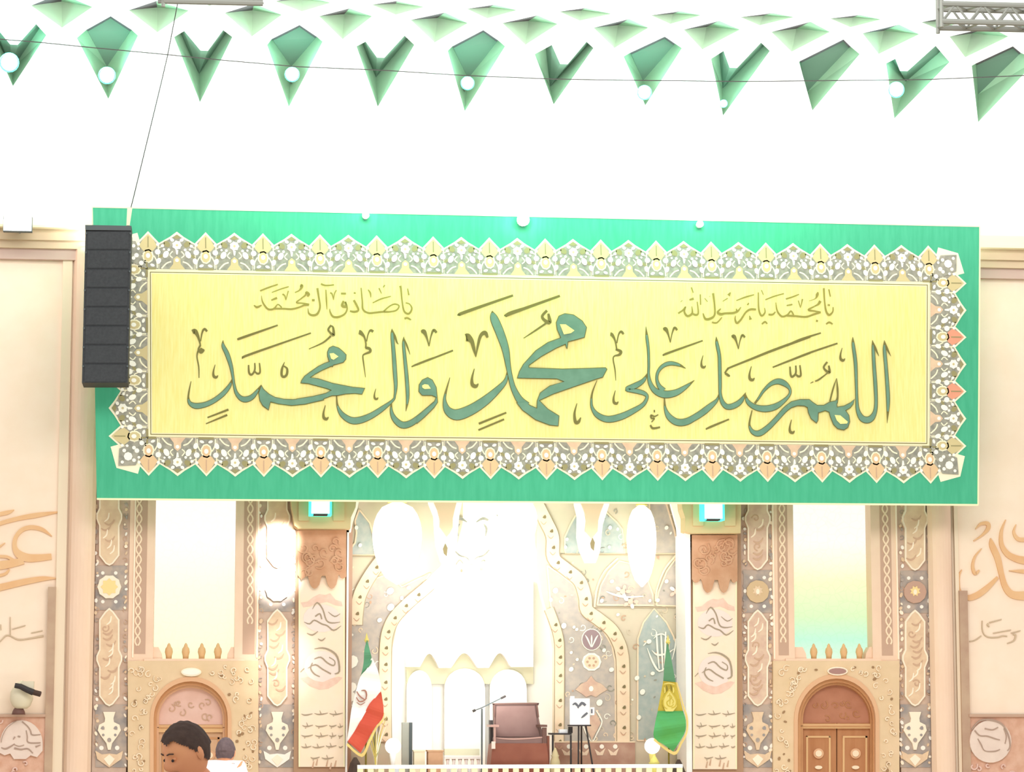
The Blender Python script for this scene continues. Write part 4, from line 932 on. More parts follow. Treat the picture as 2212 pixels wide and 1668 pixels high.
    for (ln_, a, b) in ((1543, 6, 96), (1569, 8, 96), (1590, 6, 96), (1613, 6, 96), (1637, 26, 76)):
        x = a
        while x < b - 8:
            L = rnd.uniform(14, 30); L = min(L, b - x); y = ln_ - dy + rnd.uniform(-1, 1)
            m.ribbon(sc([(x, y - 1, 1), (x + L * .25, y + 1.5, 2.6), (x + L * .6, y + 1, 2.8), (x + L, y - 1.5, 1.2)]), Ys - .008, 'scroll_ink', 0, 2)
            if rnd.random() < .7: m.ribbon(sc([(x + L * .4, y - 7, 1), (x + L * .5, y, 2)]), Ys - .009, 'scroll_ink')
            if rnd.random() < .7: m.blob(OX + (x + L * .3) * q, y + dy + 5, 1.4, 1.2, Ys - .009, 'scroll_ink', 0, 5)
            x += L + rnd.uniform(2, 5)
    o = m.build('script_line', s); o['kind'] = 'stuff'
    m = MB()
    for a in ((30, 1645), (38, 1640), (60, 1642), (68, 1648), (78, 1643)): m.ribbon(sc([(a[0], a[1] + 14 - dy, 4), (a[0] + 3, a[1] - dy, 2)]), Ys - .008, 'cartouche_mark')
    m.build('foot_motif', s, kind='stuff')
pier(True); pier(False)
# white trims of the opening
vbox(748, 752, YP - .14, YP + .1, 'white_trim', 'trim_strip', wb, 1150); vbox(1481, 1493, YP - .2, YP + .55, 'white_trim', 'trim_strip', wb, 1152)
# ------------------------------------------------------------------ the alcove
YT = 37.6
tw = thing('tiled_wall', (W(1100, 1600, YT).x, YT, 0), 'grey-beige floral tile wall of the alcove with cream curving bands', 'wall')
m = MB()
m.poly([(740, 1000), (1000, 1000), (1000, 1130), (985, 1190), (930, 1245), (885, 1300), (860, 1340), (848, 1400), (843, 1760), (740, 1760)], YT, 'tile_ground', .25)
m.poly([(1160, 1000), (1500, 1000), (1500, 1760), (1198, 1760), (1198, 1400), (1190, 1350), (1172, 1290), (1160, 1230)], YT, 'tile_ground', .25)
m.build('tile_field', tw)
def band(pts, nm='curved_band', wd=27, k='band_cream'):
    m = MB(); m.ribbon([(x, y, wd + 3.5) for x, y in pts], YT - .035, 'band_edge', .035, 5); ob = m.build(nm, tw)
    m = MB(); m.ribbon([(x, y, wd) for x, y in pts], YT - .05, k, .015, 5)
    c = smoothline([(x, y, 0) for x, y in pts], 8); acc = 0
    for i in range(1, len(c)):
        acc += math.hypot(c[i][0] - c[i - 1][0], c[i][1] - c[i - 1][1])
        if acc > 33:
            acc = 0; m.blob(c[i][0] + 2, c[i][1], 4.2, 5, YT - .056, 'stud_olive', 45, 6, 0, .25)
            m.ribbon([(c[i][0] - 7, c[i][1] + 9, 1), (c[i][0], c[i][1] + 16, 2.4), (c[i][0] + 6, c[i][1] + 10, 1)], YT - .056, 'cartouche_mark', 0, 3)
    m.build('band_face', ob)
# fields of darker tile first
def field(P, k, nm='tile_panel', edge='band_cream'):
    m = MB(); m.poly(P, YT - .012, k); ob = m.build(nm, tw)
    m = MB(); q = [(x, y, 3.4) for x, y in P]; m.ribbon(q + [q[0]], YT - .022, edge, .012, 1); m.build('panel_edge', ob); return ob
field([(776,1101),(799,1130),(809,1166),(809,1199),(754,1200),(754,1190),(767,1173),(770,1152),(767,1125)], 'tile_teal')
field([(790,1285),(812,1250),(840,1240),(868,1268),(905,1250),(930,1238),(900,1278),(850,1325),(835,1350),(826,1400),(824,1600),(754,1600),(754,1345),(783,1330)], 'tile_grey')
field([(1243,1114),(1231,1136),(1220,1161),(1220,1188),(1222,1197),(1262,1197),(1262,1120)], 'tile_teal')
field([(1290,1120),(1310,1107),(1331,1127),(1344,1143),(1350,1195),(1290,1197)], 'tile_teal')
field([(1404,1060),(1440,1090),(1458,1150),(1466,1196),(1400,1196)], 'tile_grey')
field([(1290,1307),(1298,1265),(1315,1235),(1338,1212),(1390,1225),(1410,1285),(1412,1308)], 'tile_grey')
field([(1418,1308),(1422,1280),(1440,1235),(1463,1202),(1484,1220),(1484,1310)], 'tile_grey')
field([(1377,1600),(1378,1380),(1390,1345),(1413,1315),(1440,1345),(1455,1375),(1472,1420),(1472,1600)], 'tile_teal')
field([(1182,1222),(1215,1245),(1240,1265),(1249,1290),(1252,1320),(1278,1345),(1305,1366),(1322,1395),(1329,1430),(1330,1602),(1216,1602),(1217,1400),(1207,1350),(1190,1310)], 'tile_grey')
m = MB()
for a, b, y in ((754, 812, 1201), (1212, 1484, 1198), (1285, 1484, 1312)): m.ribbon([(a, y, 2.4), (b, y, 2.4)], YT - .03, 'band_edge', .02)
m.ribbon([(1284, 1312, 4), (1290, 1270, 4), (1306, 1235, 4), (1335, 1206, 4)], YT - .03, 'band_cream', .02); m.ribbon([(1416, 1300, 4), (1420, 1270, 4), (1436, 1230, 4), (1462, 1198, 4)], YT - .03, 'band_cream', .02)
m.build('string_course', tw)
band([(1158,1085),(1180,1128),(1194,1160),(1196,1205),(1223,1230),(1252,1255),(1264,1290),(1268,1318),(1292,1337),(1320,1360),(1335,1385),(1343,1410),(1346,1450),(1347,1602)])
band([(1186,1315),(1199,1350),(1207,1380),(1209,1420),(1208,1602)], wd=19)
band([(835,1200),(815,1222),(792,1256),(776,1290),(770,1330),(769,1350)])
band([(930,1262),(915,1275),(880,1305),(852,1335),(838,1365),(833,1400),(832,1450),(832,1520),(833,1602)], wd=25)
# ornaments on the grey tile
m = MB(); m.blob(1278, 1382, 22, 24, YT - .035, 'lace_white', 0, 18, .02); m.blob(1278, 1382, 20, 22, YT - .04, 'lotus_mauve', 0, 18)
for s_ in (-1, 0, 1): m.ribbon([(1278 + s_ * 14, 1372, 1), (1278 + s_ * 9, 1380, 3.5), (1278 + s_, 1398, 2)], YT - .046, 'lace_white')
ob = m.build('lotus_medallion', tw)
m = MB(); m.blob(1278, 1430, 21, 20, YT - .035, 'lace_white', 0, 20, .02, .06); m.blob(1278, 1430, 16, 15.5, YT - .04, 'band_cream', 0, 16)
for t in range(6): m.blob(1278 + 9 * math.cos(t * 1.047), 1430 + 9 * math.sin(t * 1.047), 3, 3, YT - .045, 'cartouche_mark', 0, 6)
m.build('round_medallion', tw)
m = MB(); m.poly([(1277,1460),(1286,1472),(1300,1478),(1312,1490),(1298,1498),(1288,1506),(1277,1502),(1266,1506),(1256,1498),(1243,1490),(1255,1478),(1268,1472)], YT - .035, 'cartouche_rose', .02); m.blob(1277, 1488, 5, 6, YT - .04, 'lace_white'); m.build('palmette', tw)
m = MB(); m.ribbon([(1288,1536,2),(1297,1550,2.6),(1300,1562,2.6),(1290,1584,2.6),(1279,1602,2),(1266,1584,2.6),(1258,1562,2.6)], YT - .035, 'lace_white', .02); m.poly([(1287,1540),(1298,1562),(1279,1598),(1260,1562)], YT - .03, 'cartouche_rose'); m.build('pear_ornament', tw)
m = MB(); rnd = random.Random(11)
for x, y, r_ in ((1305,1405,5),(1234,1446,6),(1321,1447,6),(1295,1518,8),(1234,1410,4),(1247,1425,4),(1200,1276,7),(1240,1355,4),(1246,1360,4),(1260,1280,4),(1190,1296,5),(1218,1352,7),(843,1240,6),(843,1277,9),(844,1312,9),(868,1292,5),(820,1340,6),(883,1270,5),(760,1430,16),(760,1485,12),(758,1505,12),(770,1140,5),(778,1178,5),(1318,1140,5),(1316,1182,4),(1225,1165,4),(1222,1182,4),(1440,1140,5),(1300,1298,5),(1322,1256,5),(1404,1298,4),(1421,1297,5),(1440,1256,5),(1376,1465,6),(1388,1495,7),(1380,1550,6),(1402,1386,6),(1410,1455,5),(1335,1328,4)):
    m.blob(x, y, r_ * .8, r_ * .95, YT - .04, 'lace_white', rnd.uniform(0, 60), 9, .02)
o = m.build('blossoms', tw); o['kind'] = 'stuff'
m = MB()
for i in range(330):
    x = rnd.uniform(756, 1480); y = rnd.uniform(1095, 1598)
    if 846 < x < 1198 or (x < 1250 and y < 1210): continue
    kk = rnd.choice(('band_cream', 'lace_slate', 'cartouche_mark', 'tile_ground', 'lace_white'))
    if rnd.random() < .6: m.ribbon(scroll(x, y, rnd.uniform(5, 10), rnd.uniform(1.2, 2.4), 1.1, rnd.random() * 6, rnd.choice((-1, 1))), YT - .018, kk, .004, 2)
    else: m.blob(x, y, rnd.uniform(1.5, 3), rnd.uniform(2, 4), YT - .018, kk, rnd.uniform(0, 90), 6)
o = m.build('tendrils', tw); o['kind'] = 'stuff'
# flower sprays in the spandrel tiles
m = MB()
for cx_, cy_ in ((1345, 1278), (1462, 1278), (1362, 1300)):
    for t in range(5): m.blob(cx_ + 12 * math.cos(t * 1.26), cy_ + 10 * math.sin(t * 1.26), 6, 4, YT - .04, 'lace_white' if t % 2 else 'scroll_rose', t * 72, 8, .01)
    m.blob(cx_, cy_, 6, 6, YT - .045, 'scroll_rose', 0, 10, .01)
m.ribbon([(1310,1278,2),(1325,1284,4),(1350,1290,4),(1390,1288,2)], YT - .04, 'lace_white'); m.build('flower_spray', tw, kind='stuff')
# pale vertical lettering in the pointed tile panel
m = MB()
for st in ([(1418,1365,3),(1420,1400,4),(1424,1445,2)],[(1428,1372,3),(1430,1410,4),(1432,1450,2)],[(1438,1365,3),(1437,1400,4),(1436,1440,2)],[(1446,1380,2),(1444,1410,4),(1447,1440,2)],[(1408,1405,1),(1420,1415,4),(1440,1412,4),(1456,1402,1)],
           [(1412,1380,1),(1420,1372,3),(1432,1370,3),(1442,1378,1)],[(1398,1400,1),(1410,1430,4),(1424,1450,4),(1440,1440,1)],[(1390,1395,2),(1396,1388,3)],[(1460,1380,2),(1458,1400,3),(1452,1425,1)]):
    m.ribbon(st, YT - .04, 'lace_white', .01, 3)
m.build('tile_lettering', tw, kind='stuff')
m = MB(); m.rect(1198, 1603, 1372, 1700, YT - .05, 'dado_mauve', .04); m.ribbon([(1198, 1603, 3), (1372, 1603, 3)], YT - .06, 'band_cream', .02)
for x in (1225, 1262, 1296, 1325): m.poly([(x - 12, 1618), (x, 1626), (x + 12, 1616), (x + 6, 1632), (x - 6, 1632)], YT - .056, 'scroll_cream'); m.blob(x + 4, 1613, 5, 5, YT - .06, 'lace_white')
m.build('dado', tw)
# ---- central niche
nb = thing('niche', (W(1020, 1600, 38.8).x, 38.8, .62), 'white floodlit prayer niche with a scalloped hood behind the armchair', 'niche')
a = W(780, 1000, 38.8); b = W(1260, 1660, 38.8)
m = MB(); m.box((a.x, 38.8, b.z), (b.x, 38.95, a.z), 'niche_white'); m.build('back_panel', nb)
m = MB(); m.box((a.x - .1, 37.86, b.z), (a.x, 38.95, a.z), 'niche_white'); m.build('side_panel', nb); m = MB(); m.box((b.x, 37.86, b.z), (b.x + .1, 38.95, a.z), 'niche_white'); m.build('side_panel', nb)
def up(L): return L
H = [(878,1441),(907,1441)] + [(907 + 41 * i / 8, 1441 - 29 * math.sin(math.pi * i / 8) ** 1.2) for i in range(1, 8)] + [(948,1443),(974,1443)]
H += [(974 + 58 * i / 10, 1443 - 32 * math.sin(math.pi * i / 10) ** 1.2) for i in range(1, 10)] + [(1032,1443),(1056,1443)] + [(1056 + 48 * i / 10, 1443 - 32 * math.sin(math.pi * i / 10) ** 1.2) for i in range(1, 10)] + [(1104,1441),(1152,1441)]
m = MB(); m.poly([(878, 1250)] + H + [(1152, 1250)], 38.45, 'niche_white', .35); m.build('scalloped_hood', nb)
m = MB(); m.rect(878, 1400, 1152, 1478, 38.7, 'niche_shade', .08); m.build('shade_strip', nb)  # strip tinted as the shade inside the scallops of the hood
m = MB()
for c_, hw, tp in ((906, 27, 1448), (1004, 44, 1444), (1098, 40, 1446)):
    P = [(c_ - hw, 1662)] + [(c_ - hw * math.cos(math.pi * i / 12), 1490 - (1490 - tp) * math.sin(math.pi * i / 12) ** .9) for i in range(13)] + [(c_ + hw, 1662)]
    m.poly(P, 38.62, 'niche_white', .1)
m.build('arched_panel', nb)
m = MB()      # pale carved lattice over the hood
for s_ in (-1, 1):
    for st in ([(0, 0, 1), (8, -8, 3), (22, -12, 4), (34, -24, 3)], [(14, 6, 2), (22, -2, 4), (30, 8, 3)], [(6, -84, 2), (20, -92, 6), (32, -88, 4)], [(22, -80, 2), (28, -70, 5), (26, -54, 2)], [(50, -100, 2), (58, -92, 4)]):
        m.ribbon([(1019 + s_ * (x + 4), 1212 + y, w_) for x, y, w_ in st], 37.55, 'lace_slate', .02, 3)
m.blob(1019, 1218, 4, 3, 37.55, 'stud_olive'); m.blob(997, 1233, 3, 4, 37.55, 'band_edge'); m.blob(1040, 1229, 4, 4, 37.55, 'band_edge')
m.build('lattice_cusps', nb, kind='stuff')
# arcade front: white cusped edge with tan pendants
ar = thing('arcade_screen', (W(1120, 1220, 36.9).x, 36.9, W(0, 1222, 36.9).z), 'white arcade screen with tan pendants hanging just below the banner', 'screen')
YA = 36.92
PL = [(938,1087),(945,1102),(951,1125),(950,1139),(958,1150),(965,1160),(972,1152),(978,1139),(978,1120),(982,1102),(986,1087)]
PR = [(1255,1087),(1263,1107),(1266,1125),(1264,1148),(1278,1164),(1291,1148),(1292,1125),(1297,1107),(1305,1087)]
m = MB(); m.poly([(926,1050),(926,1087),(937,1115),(939,1150),(942,1180),(952,1212),(965,1226),(976,1212),(986,1185),(989,1150),(992,1115),(998,1087),(998,1050)], YA, 'white_trim', .12)
m.poly([(1240,1050),(1242,1091),(1248,1116),(1247,1161),(1253,1190),(1265,1216),(1287,1216),(1296,1191),(1299,1161),(1302,1134),(1316,1091),(1316,1050)], YA, 'white_trim', .12)
m.poly([(745,1050),(782,1050),(772,1100),(762,1130),(758,1150),(749,1150)], YA - .02, 'white_trim', .1); m.poly([(1440,1050),(1470,1050),(1480,1100),(1482,1150),(1493,1154),(1493,1190),(1466,1190),(1463,1140),(1452,1100)], YA - .02, 'white_trim', .1)
m.rect(745, 1000, 1495, 1078, YA + .02, 'white_trim', .12); m.build('cusped_edge', ar)
for P in (PL, PR):
    m = MB(); m.poly([(P[0][0], 1050)] + P + [(P[-1][0], 1050)], YA - .05, 'pendant_tan', .05); pd = m.build('pendant', ar)
    c_ = (P[0][0] + P[-1][0]) / 2; m = MB()
    m.poly([(c_, P[5][1] + 14), (c_ + 5, P[5][1] + 24), (c_ + 3, P[5][1] + 42), (c_ - 3, P[5][1] + 36), (c_ - 5, P[5][1] + 26)], YA - .03, 'stud_olive', .02); m.build('drop', pd)
# lit lanterns inside the arches
def lantern(cx_, cy_, rx, ry, Y, label, up=1000):
    c = W(cx_, cy_, Y); q = 1 / 151.0
    root = thing('lantern', (c.x, Y, c.z - ry * q), label, 'lamp', 'glowing lanterns in the alcove arches')
    m = MB(); pr = []
    for i in range(13):
        t = -1 + 2 * i / 12; pr.append((max(rx * q * math.sqrt(max(1 - t * t, 0)) * (1 - .28 * (1 - t) / 2), .01), t * ry * q))
    m.lathe(c, pr, 'lamp_soft', 22, .5); m.build('glass_shade', root, smooth=True)
    top = W(cx_, cy_ - ry, Y)
    m = MB(); m.lathe(top, [(rx * q * .35, -.04), (rx * q * .25, .05), (.02, .12)], 'gold_pale', 12); m.build('cap', root)
    m = MB(); m.tube([top, W(cx_, up, Y)], .012, 'grey_steel', 6); m.build('chain', root)
lantern(1386, 1178, 38, 92, 37.3, 'big glowing white lantern in the right arch of the alcove')
lantern(858, 1172, 62, 92, 37.3, 'big glowing white lantern in the left arch of the alcove')
lantern(1118, 1132, 50, 62, 37.3, 'big glowing white lantern above the niche, under the banner middle')
# ------------------------------------------------------------------ things on and before the platform
def base(x, Y, z=.62): p = W(x, 1600, Y); return (p.x, Y, z)
# armchair
t = thing('armchair', base(1120, 36.9), 'brown leather armchair with a wide back, standing in front of the white niche', 'chair')
m = MB(); P = [(1067,1524),(1070,1520),(1157,1519),(1160,1523),(1163,1548),(1167,1565),(1172,1580),(1178,1600),(1064,1600),(1067,1560)]
m.poly(P, 37.02, 'leather_mauve', .16, 'leather_piping', True); m.build('backrest', t)
m = MB(); m.poly([(1072,1526),(1155,1525),(1160,1560),(1166,1592),(1070,1592)], 36.98, 'leather_mauve', .05); m.build('back_cushion', t)
m = MB(); Pp = [(x, y, 3) for x, y in P[1:4]]; m.ribbon([(1068,1548,3.4),(1068,1524,3.4),(1071,1521,3.4),(1157,1520,3.4),(1160,1525,3.4),(1163,1550,3.4)], 36.97, 'leather_piping', .03, 3); m.build('piping', t)
m = MB(); m.pbox(1068, 1594, 1178, 1608, 36.55, .5, 'leather_mauve'); m.ribbon([(1072,1594,2),(1110,1597,3),(1172,1593,3)], 36.54, 'arm_rose', .01); m.build('seat', t)
m = MB(); m.poly([(1064,1606),(1181,1606),(1187,1660),(1188,1690),(1058,1690),(1060,1650)], 36.52, 'leather_red', .5); m.build('apron', t)
for s_, xs in ((-1, (1060, 1078)), (1, (1167, 1182))):
    m = MB(); m.pbox(xs[0], 1566, xs[1], 1571, 36.5, .5, 'arm_rose' if s_ < 0 else 'leather_piping')
    a_ = m.build('armrest', t); m = MB()
    if s_ < 0: m.pbox(1067, 1571, 1071, 1606, 36.52, .06, 'arm_rose'); m.pbox(1059, 1556, 1065, 1640, 36.8, .2, 'near_black')
    else: m.pbox(1172, 1572, 1181, 1606, 36.52, .06, 'leather_piping'); m.pbox(1182, 1590, 1187, 1660, 36.7, .2, 'leather_red')
    m.build('arm_post', a_)
m = MB(); m.pbox(1062, 1602, 1070, 1618, 36.45, .03, 'scroll_lilac'); m.build('control_unit', t)
# microphone on a stand
t = thing('microphone_stand', base(1041, 36.4), 'thin grey boom microphone stand at the left of the leather armchair', 'microphone')
p0 = W(1041, 1531, 36.4)
m = MB(); m.tube([(p0.x, 36.4, .64), p0], .012, 'speaker_frame', 8); m.build('pole', t)
m = MB(); m.lathe((p0.x, 36.4, .62), [(.14, 0), (.14, .02), (.03, .04)], 'near_black', 16); m.build('base', t)
m = MB(); m.tube([W(1023, 1536, 36.4), W(1041, 1529, 36.38), W(1084, 1508, 36.45)], .009, 'speaker_frame', 6); m.build('boom', t)
m = MB(); m.tube([W(1082, 1509, 36.45), W(1092, 1504, 36.47)], .016, 'near_black', 8); m.build('microphone', t)
m = MB(); m.tube([W(1021, 1537, 36.4), W(1027, 1534, 36.4)], .018, 'near_black', 8); m.build('counterweight', t)
# side table
t = thing('side_table', base(1207, 36.85), 'small dark side table between the armchair and the easel', 'table')
m = MB(); m.pbox(1191, 1584, 1235, 1587.5, 36.75, .35, 'near_black'); m.build('table_top', t)
for x, Y in ((1233, 36.78), (1194, 36.78), (1233, 37.06), (1194, 37.06)):
    c = W(x, 1588, Y); m = MB(); m.box((c.x - .012, Y - .012, .62), (c.x + .012, Y + .012, c.z), 'near_black'); m.build('leg', t)
m = MB(); m.pbox(1209, 1576, 1226, 1584, 36.85, .14, 'board_white'); o = m.build('tissue_box'); tag(o, 'small white box lying on the dark side table', 'box')
m = MB(); m.pbox(1228, 1570, 1237, 1584, 36.8, .06, 'near_black'); o = m.build('handset'); tag(o, 'small black handset on the right end of the side table', 'handset')
# easel with its board
t = thing('easel', base(1255, 36.7), 'black tripod easel standing right of the dark side table', 'easel')
for a, b, Y in ((W(1250, 1565, 36.68), (W(1249, 1700, 36.6).x, 36.6, .62), 0), (W(1265, 1565, 36.68), (W(1287, 1700, 36.6).x, 36.6, .62), 0), (W(1256, 1560, 36.8), (W(1256, 1700, 37.3).x, 37.3, .62), 0)):
    m = MB(); m.tube([a, b], .012, 'near_black', 6); m.build('leg', t)
m = MB(); m.pbox(1228, 1566, 1277, 1569, 36.62, .1, 'near_black'); m.build('ledge', t)
t = thing('picture_board', (W(1253, 1567, 36.62).x, 36.62, W(0, 1567, 36.62).z), 'white board with a few grey sketched marks, resting on the black easel', 'board')
m = MB(); m.pbox(1231, 1509, 1274, 1566, 36.63, .02, 'board_white'); m.build('sheet', t)
m = MB()
for st in ([(1237,1523,2),(1243,1520,5),(1250,1526,4),(1257,1519,6),(1265,1524,5)],[(1256,1551,2),(1262,1546,4.5),(1269,1540,4)],[(1248,1527,3),(1250,1530,2)]): m.ribbon(st, 36.622, 'sketch_grey', .004, 3)
m.build('sketch', t, kind='stuff')
m = MB(); m.pbox(1275, 1528, 1284, 1545, 36.66, .02, 'board_white'); m.pbox(1277, 1532, 1280, 1541, 36.65, .01, 'sketch_grey'); m.build('clipped_note', t)
m = MB(); m.pbox(1232, 1504, 1241, 1510, 36.66, .02, 'board_white'); m.build('clip', t)
# grey standing panel, boxes and low balustrade on the left
t = thing('upright_panel', base(878, 36.9), 'slim grey upright panel with a dark edge, standing left of the cream box', 'panel')
m = MB(); m.pbox(868, 1561, 884, 1690, 36.9, .1, 'panel_grey'); m.build('board', t)
m = MB(); m.pbox(884, 1561, 891, 1690, 36.88, .14, 'speaker_frame'); m.build('edge', t)
def bx(name, x0, y0, x1, Y, d, k, lab, cat):
    t = thing(name, base((x0 + x1) / 2, Y), lab, cat); m = MB(); a = W(x0, 1690, Y); b = W(x1, y0, Y)
    m.box((a.x, Y, .62), (b.x, Y + d, b.z - .02), k); m.build('body', t); m = MB(); m.box((a.x - .012, Y - .012, b.z - .02), (b.x + .012, Y + d + .012, b.z), k); m.build('lid', t)
bx('box', 895, 1621, 918, 36.7, .3, 'box_cream', 'cream box between the grey upright panel and the wooden box', 'box')
bx('box', 925, 1621, 957, 36.65, .3, 'box_wood', 'light wooden box in front of the niche, right of the cream box', 'box')
t = thing('low_balustrade', base(998, 37.25), 'white low balustrade before the niche, left of the microphone stand', 'balustrade')
m = MB(); m.pbox(960, 1634, 1038, 1640, 37.25, .1, 'white_trim'); m.build('rail', t)
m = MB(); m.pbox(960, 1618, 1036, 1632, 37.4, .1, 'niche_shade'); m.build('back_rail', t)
for i in range(6):
    c = W(967 + i * 13.3, 1640, 37.3); q = c.z - .62; m = MB(); m.lathe((c.x, 37.3, .62), [(.03, 0), (.03, q * .1), (.018, q * .2), (.038, q * .5), (.018, q * .85), (.03, q)], 'white_trim', 10); m.build('baluster', t, smooth=True)
# globe lamps
for x, lab, rr in ((849, 'glowing white globe lamp on a white stand beside the tricolour flag', 17), (1409, 'glowing white globe lamp at the foot of the green flag', 17)):
    Y = 36.6; c = W(x, 1612, Y); q = rr / 152.0
    t = thing('globe_lamp', (c.x, Y, .62), lab, 'lamp')
    m = MB(); m.lathe(c, [(max(q * math.cos(a_), .004), q * math.sin(a_)) for a_ in [math.pi * (i / 12 - .5) for i in range(13)]], 'lamp_soft', 18); m.build('globe', t, smooth=True)
    m = MB(); m.lathe((c.x, Y, .62), [(.09, 0), (.09, .02), (.035, .06), (.03, .3), (.05, c.z - .62 - q)], 'white_trim' if x < 1000 else 'gold_pale', 12); m.build('stand', t, smooth=True)
# plant and vases
def vase(x, Y, h, r_, k, lab, cat, stems=0, sk='plant_sage', sh=.5):
    c = base(x, Y); t = thing('potted_plant' if stems else 'vase', c, lab, cat); m = MB()
    m.lathe(c, [(r_ * .6, 0), (r_ * .7, h * .1), (r_, h * .5), (r_ * .85, h * .8), (r_ * .6, h * .92), (r_ * .75, h)], k, 14); m.build('pot' if stems else 'body', t, smooth=True)
    if not stems:
        m = MB(); m.lathe((c[0], c[1], c[2] + h), [(r_ * .6, 0), (r_ * .5, .03), (.01, .1)], k, 12); m.build('lid', t)
    rnd = random.Random(x)
    for i in range(stems):
        a_ = rnd.uniform(0, 6.28); l = rnd.uniform(.5, 1) * sh; w_ = rnd.uniform(.02, .2)
        p = [Vector(c) + Vector((w_ * s_ * s_ * math.cos(a_), .6 * w_ * s_ * s_ * math.sin(a_), h + l * s_)) for s_ in (0, .35, .7, 1)]
        m = MB(); m.tube(p, .014, rnd.choice((sk, 'gold_pale', 'lace_white')), 5, .004)
        m.tube([p[1], p[1] + Vector((.05, 0, .14))], .012, sk, 5, .003); m.build('leaf_blade', t)
vase(812, 36.72, .22, .12, 'pot_beige', 'sage and gold stemmed plant in a beige pot behind the tricolour flag', 'plant', 22, 'plant_sage', .75)
vase(1199, 36.55, .42, .08, 'pot_beige', 'slim gilded vase standing between the armchair and the dark side table', 'vase')
vase(1413, 36.3, .32, .11, 'gold_pale', 'gilded vase below the right globe lamp at the foot of the green flag', 'vase')
# ---- flags
def pole(t, x, y, Y, k='gold_dark'):
    c = W(x, y, Y); m = MB(); m.tube([(c.x, Y, .62), c], .013, k, 8); m.build('pole', t); m = MB(); m.lathe(c, [(.02, 0), (.035, .03), (.02, .06), (.004, .13)], 'gold_pale', 10); m.build('finial', t)
t = thing('tricolour_flag', base(790, 36.5), 'green, white and red flag draped diagonally on a pole left of the niche', 'flag')
pole(t, 792, 1388, 36.55)
Z4 = (740, 1368, 5.56)
def fl(name, L, R, k, Y=36.45, bulge=.02):
    L = [(Z4[0] + x / 5.56, Z4[1] + y / 5.56) for x, y in L]; R = [(Z4[0] + x / 5.56, Z4[1] + y / 5.56) for x, y in R]
    L = smoothline(L, 4); R = smoothline(R, 4); m = MB(); m.strip(L, R, Y, k, .012, bulge); return m.build(name, t, smooth=False)
fl('green_stripe', [(292,85),(262,200),(255,330),(240,430),(215,520)], [(300,90),(328,210),(350,300),(345,360),(290,440)], 'flag_green')
wh = fl('white_stripe', [(345,300),(290,430),(215,520),(160,700),(110,900),(85,1080),(55,1290)], [(360,300),(420,440),(450,560),(455,690),(330,860),(215,1060),(75,1305)], 'flag_white')
fl('red_stripe', [(462,700),(330,840),(270,950),(200,1080),(130,1200),(62,1300)], [(470,740),(492,900),(480,1020),(390,1130),(300,1290),(215,1440)], 'flag_red', 36.44)
fl('fringe', [(492,950),(480,1030),(395,1130),(310,1290),(225,1450),(60,1320)], [(500,960),(490,1060),(415,1140),(335,1310),(235,1490),(45,1345)], 'fringe_gold', 36.43, .01)
m = MB()
for st in ([(170,700,12),(210,760,16),(275,805,14)],[(225,690,10),(270,690,18),(288,740,18),(275,800,12)],[(165,770,10),(200,820,16),(250,815,16),(290,780,10)],[(170,830,8),(215,862,12),(270,830,8)]):
    m.ribbon([(Z4[0] + x / 5.56, Z4[1] + y / 5.56, w_ / 5.56) for x, y, w_ in st], 36.40, 'emblem_brown', .006, 4)
m.build('emblem', wh)
m = MB(); c = W(767, 1650, 36.3); m.lathe((c.x, 36.3, .62), [(.2, 0), (.19, .06), (.1, .2), (.07, .32), (.02, .4)], 'dark_brown', 10, .7); m.build('stand', t)
t = thing('green_flag', base(1450, 36.5), 'green flag with gold emblem and yellow fringe on a pole by the right pier', 'flag')
pole(t, 1443, 1392, 36.55)
Z6 = (1240, 1368, 5.56)
def f6(name, L, R, k, Y=36.45, bulge=.02, parent=None):
    L = smoothline([(Z6[0] + x / 5.56, Z6[1] + y / 5.56) for x, y in L], 4); R = smoothline([(Z6[0] + x / 5.56, Z6[1] + y / 5.56) for x, y in R], 4)
    m = MB(); m.strip(L, R, Y, k, .012, bulge); return m.build(name, parent or t)
f6('upper_cloth', [(1118,120),(1090,350),(1072,580)], [(1126,120),(1170,320),(1222,600)], 'leaf_green_dark')
gb = f6('gold_band', [(1072,575),(1040,750),(1005,940)], [(1222,590),(1262,740),(1310,940)], 'gold_cloth', 36.44)
f6('lower_cloth', [(1008,935),(972,1100),(962,1255),(1080,1340),(1185,1415)], [(1310,935),(1342,1050),(1335,1180),(1265,1310),(1190,1420)], 'leaf_green', 36.44)
f6('fringe', [(1225,590),(1300,850),(1345,1020),(1345,1185),(1275,1315),(1195,1425),(965,1262)], [(1240,590),(1315,850),(1368,1020),(1362,1195),(1295,1335),(1200,1465),(955,1290)], 'fringe_gold', 36.45, .008)
m = MB(); Zp = lambda x, y, w_: (Z6[0] + x / 5.56, Z6[1] + y / 5.56, w_ / 5.56)
m.poly([Zp(x, y, 0)[:2] for x, y in ((1145,670),(1190,740),(1235,800),(1235,880),(1190,940),(1100,940),(1070,870),(1065,790),(1100,730))], 36.40, 'gold_pale')
for st in ([(1145,680,10),(1100,740,14),(1072,810,14),(1080,880,14),(1120,910,10)],[(1150,690,10),(1200,750,14),(1230,820,14),(1215,880,14),(1170,900,12)],[(1120,760,8),(1150,745,14),(1175,775,14),(1150,800,12),(1115,830,14),(1130,870,14),(1170,880,12),(1195,850,8)],[(1150,720,8),(1153,790,12),(1150,860,8)],[(1180,790,8),(1195,820,12),(1180,845,8)]):
    m.ribbon([Zp(*p) for p in st], 36.395, 'gold_cloth', 0, 3)
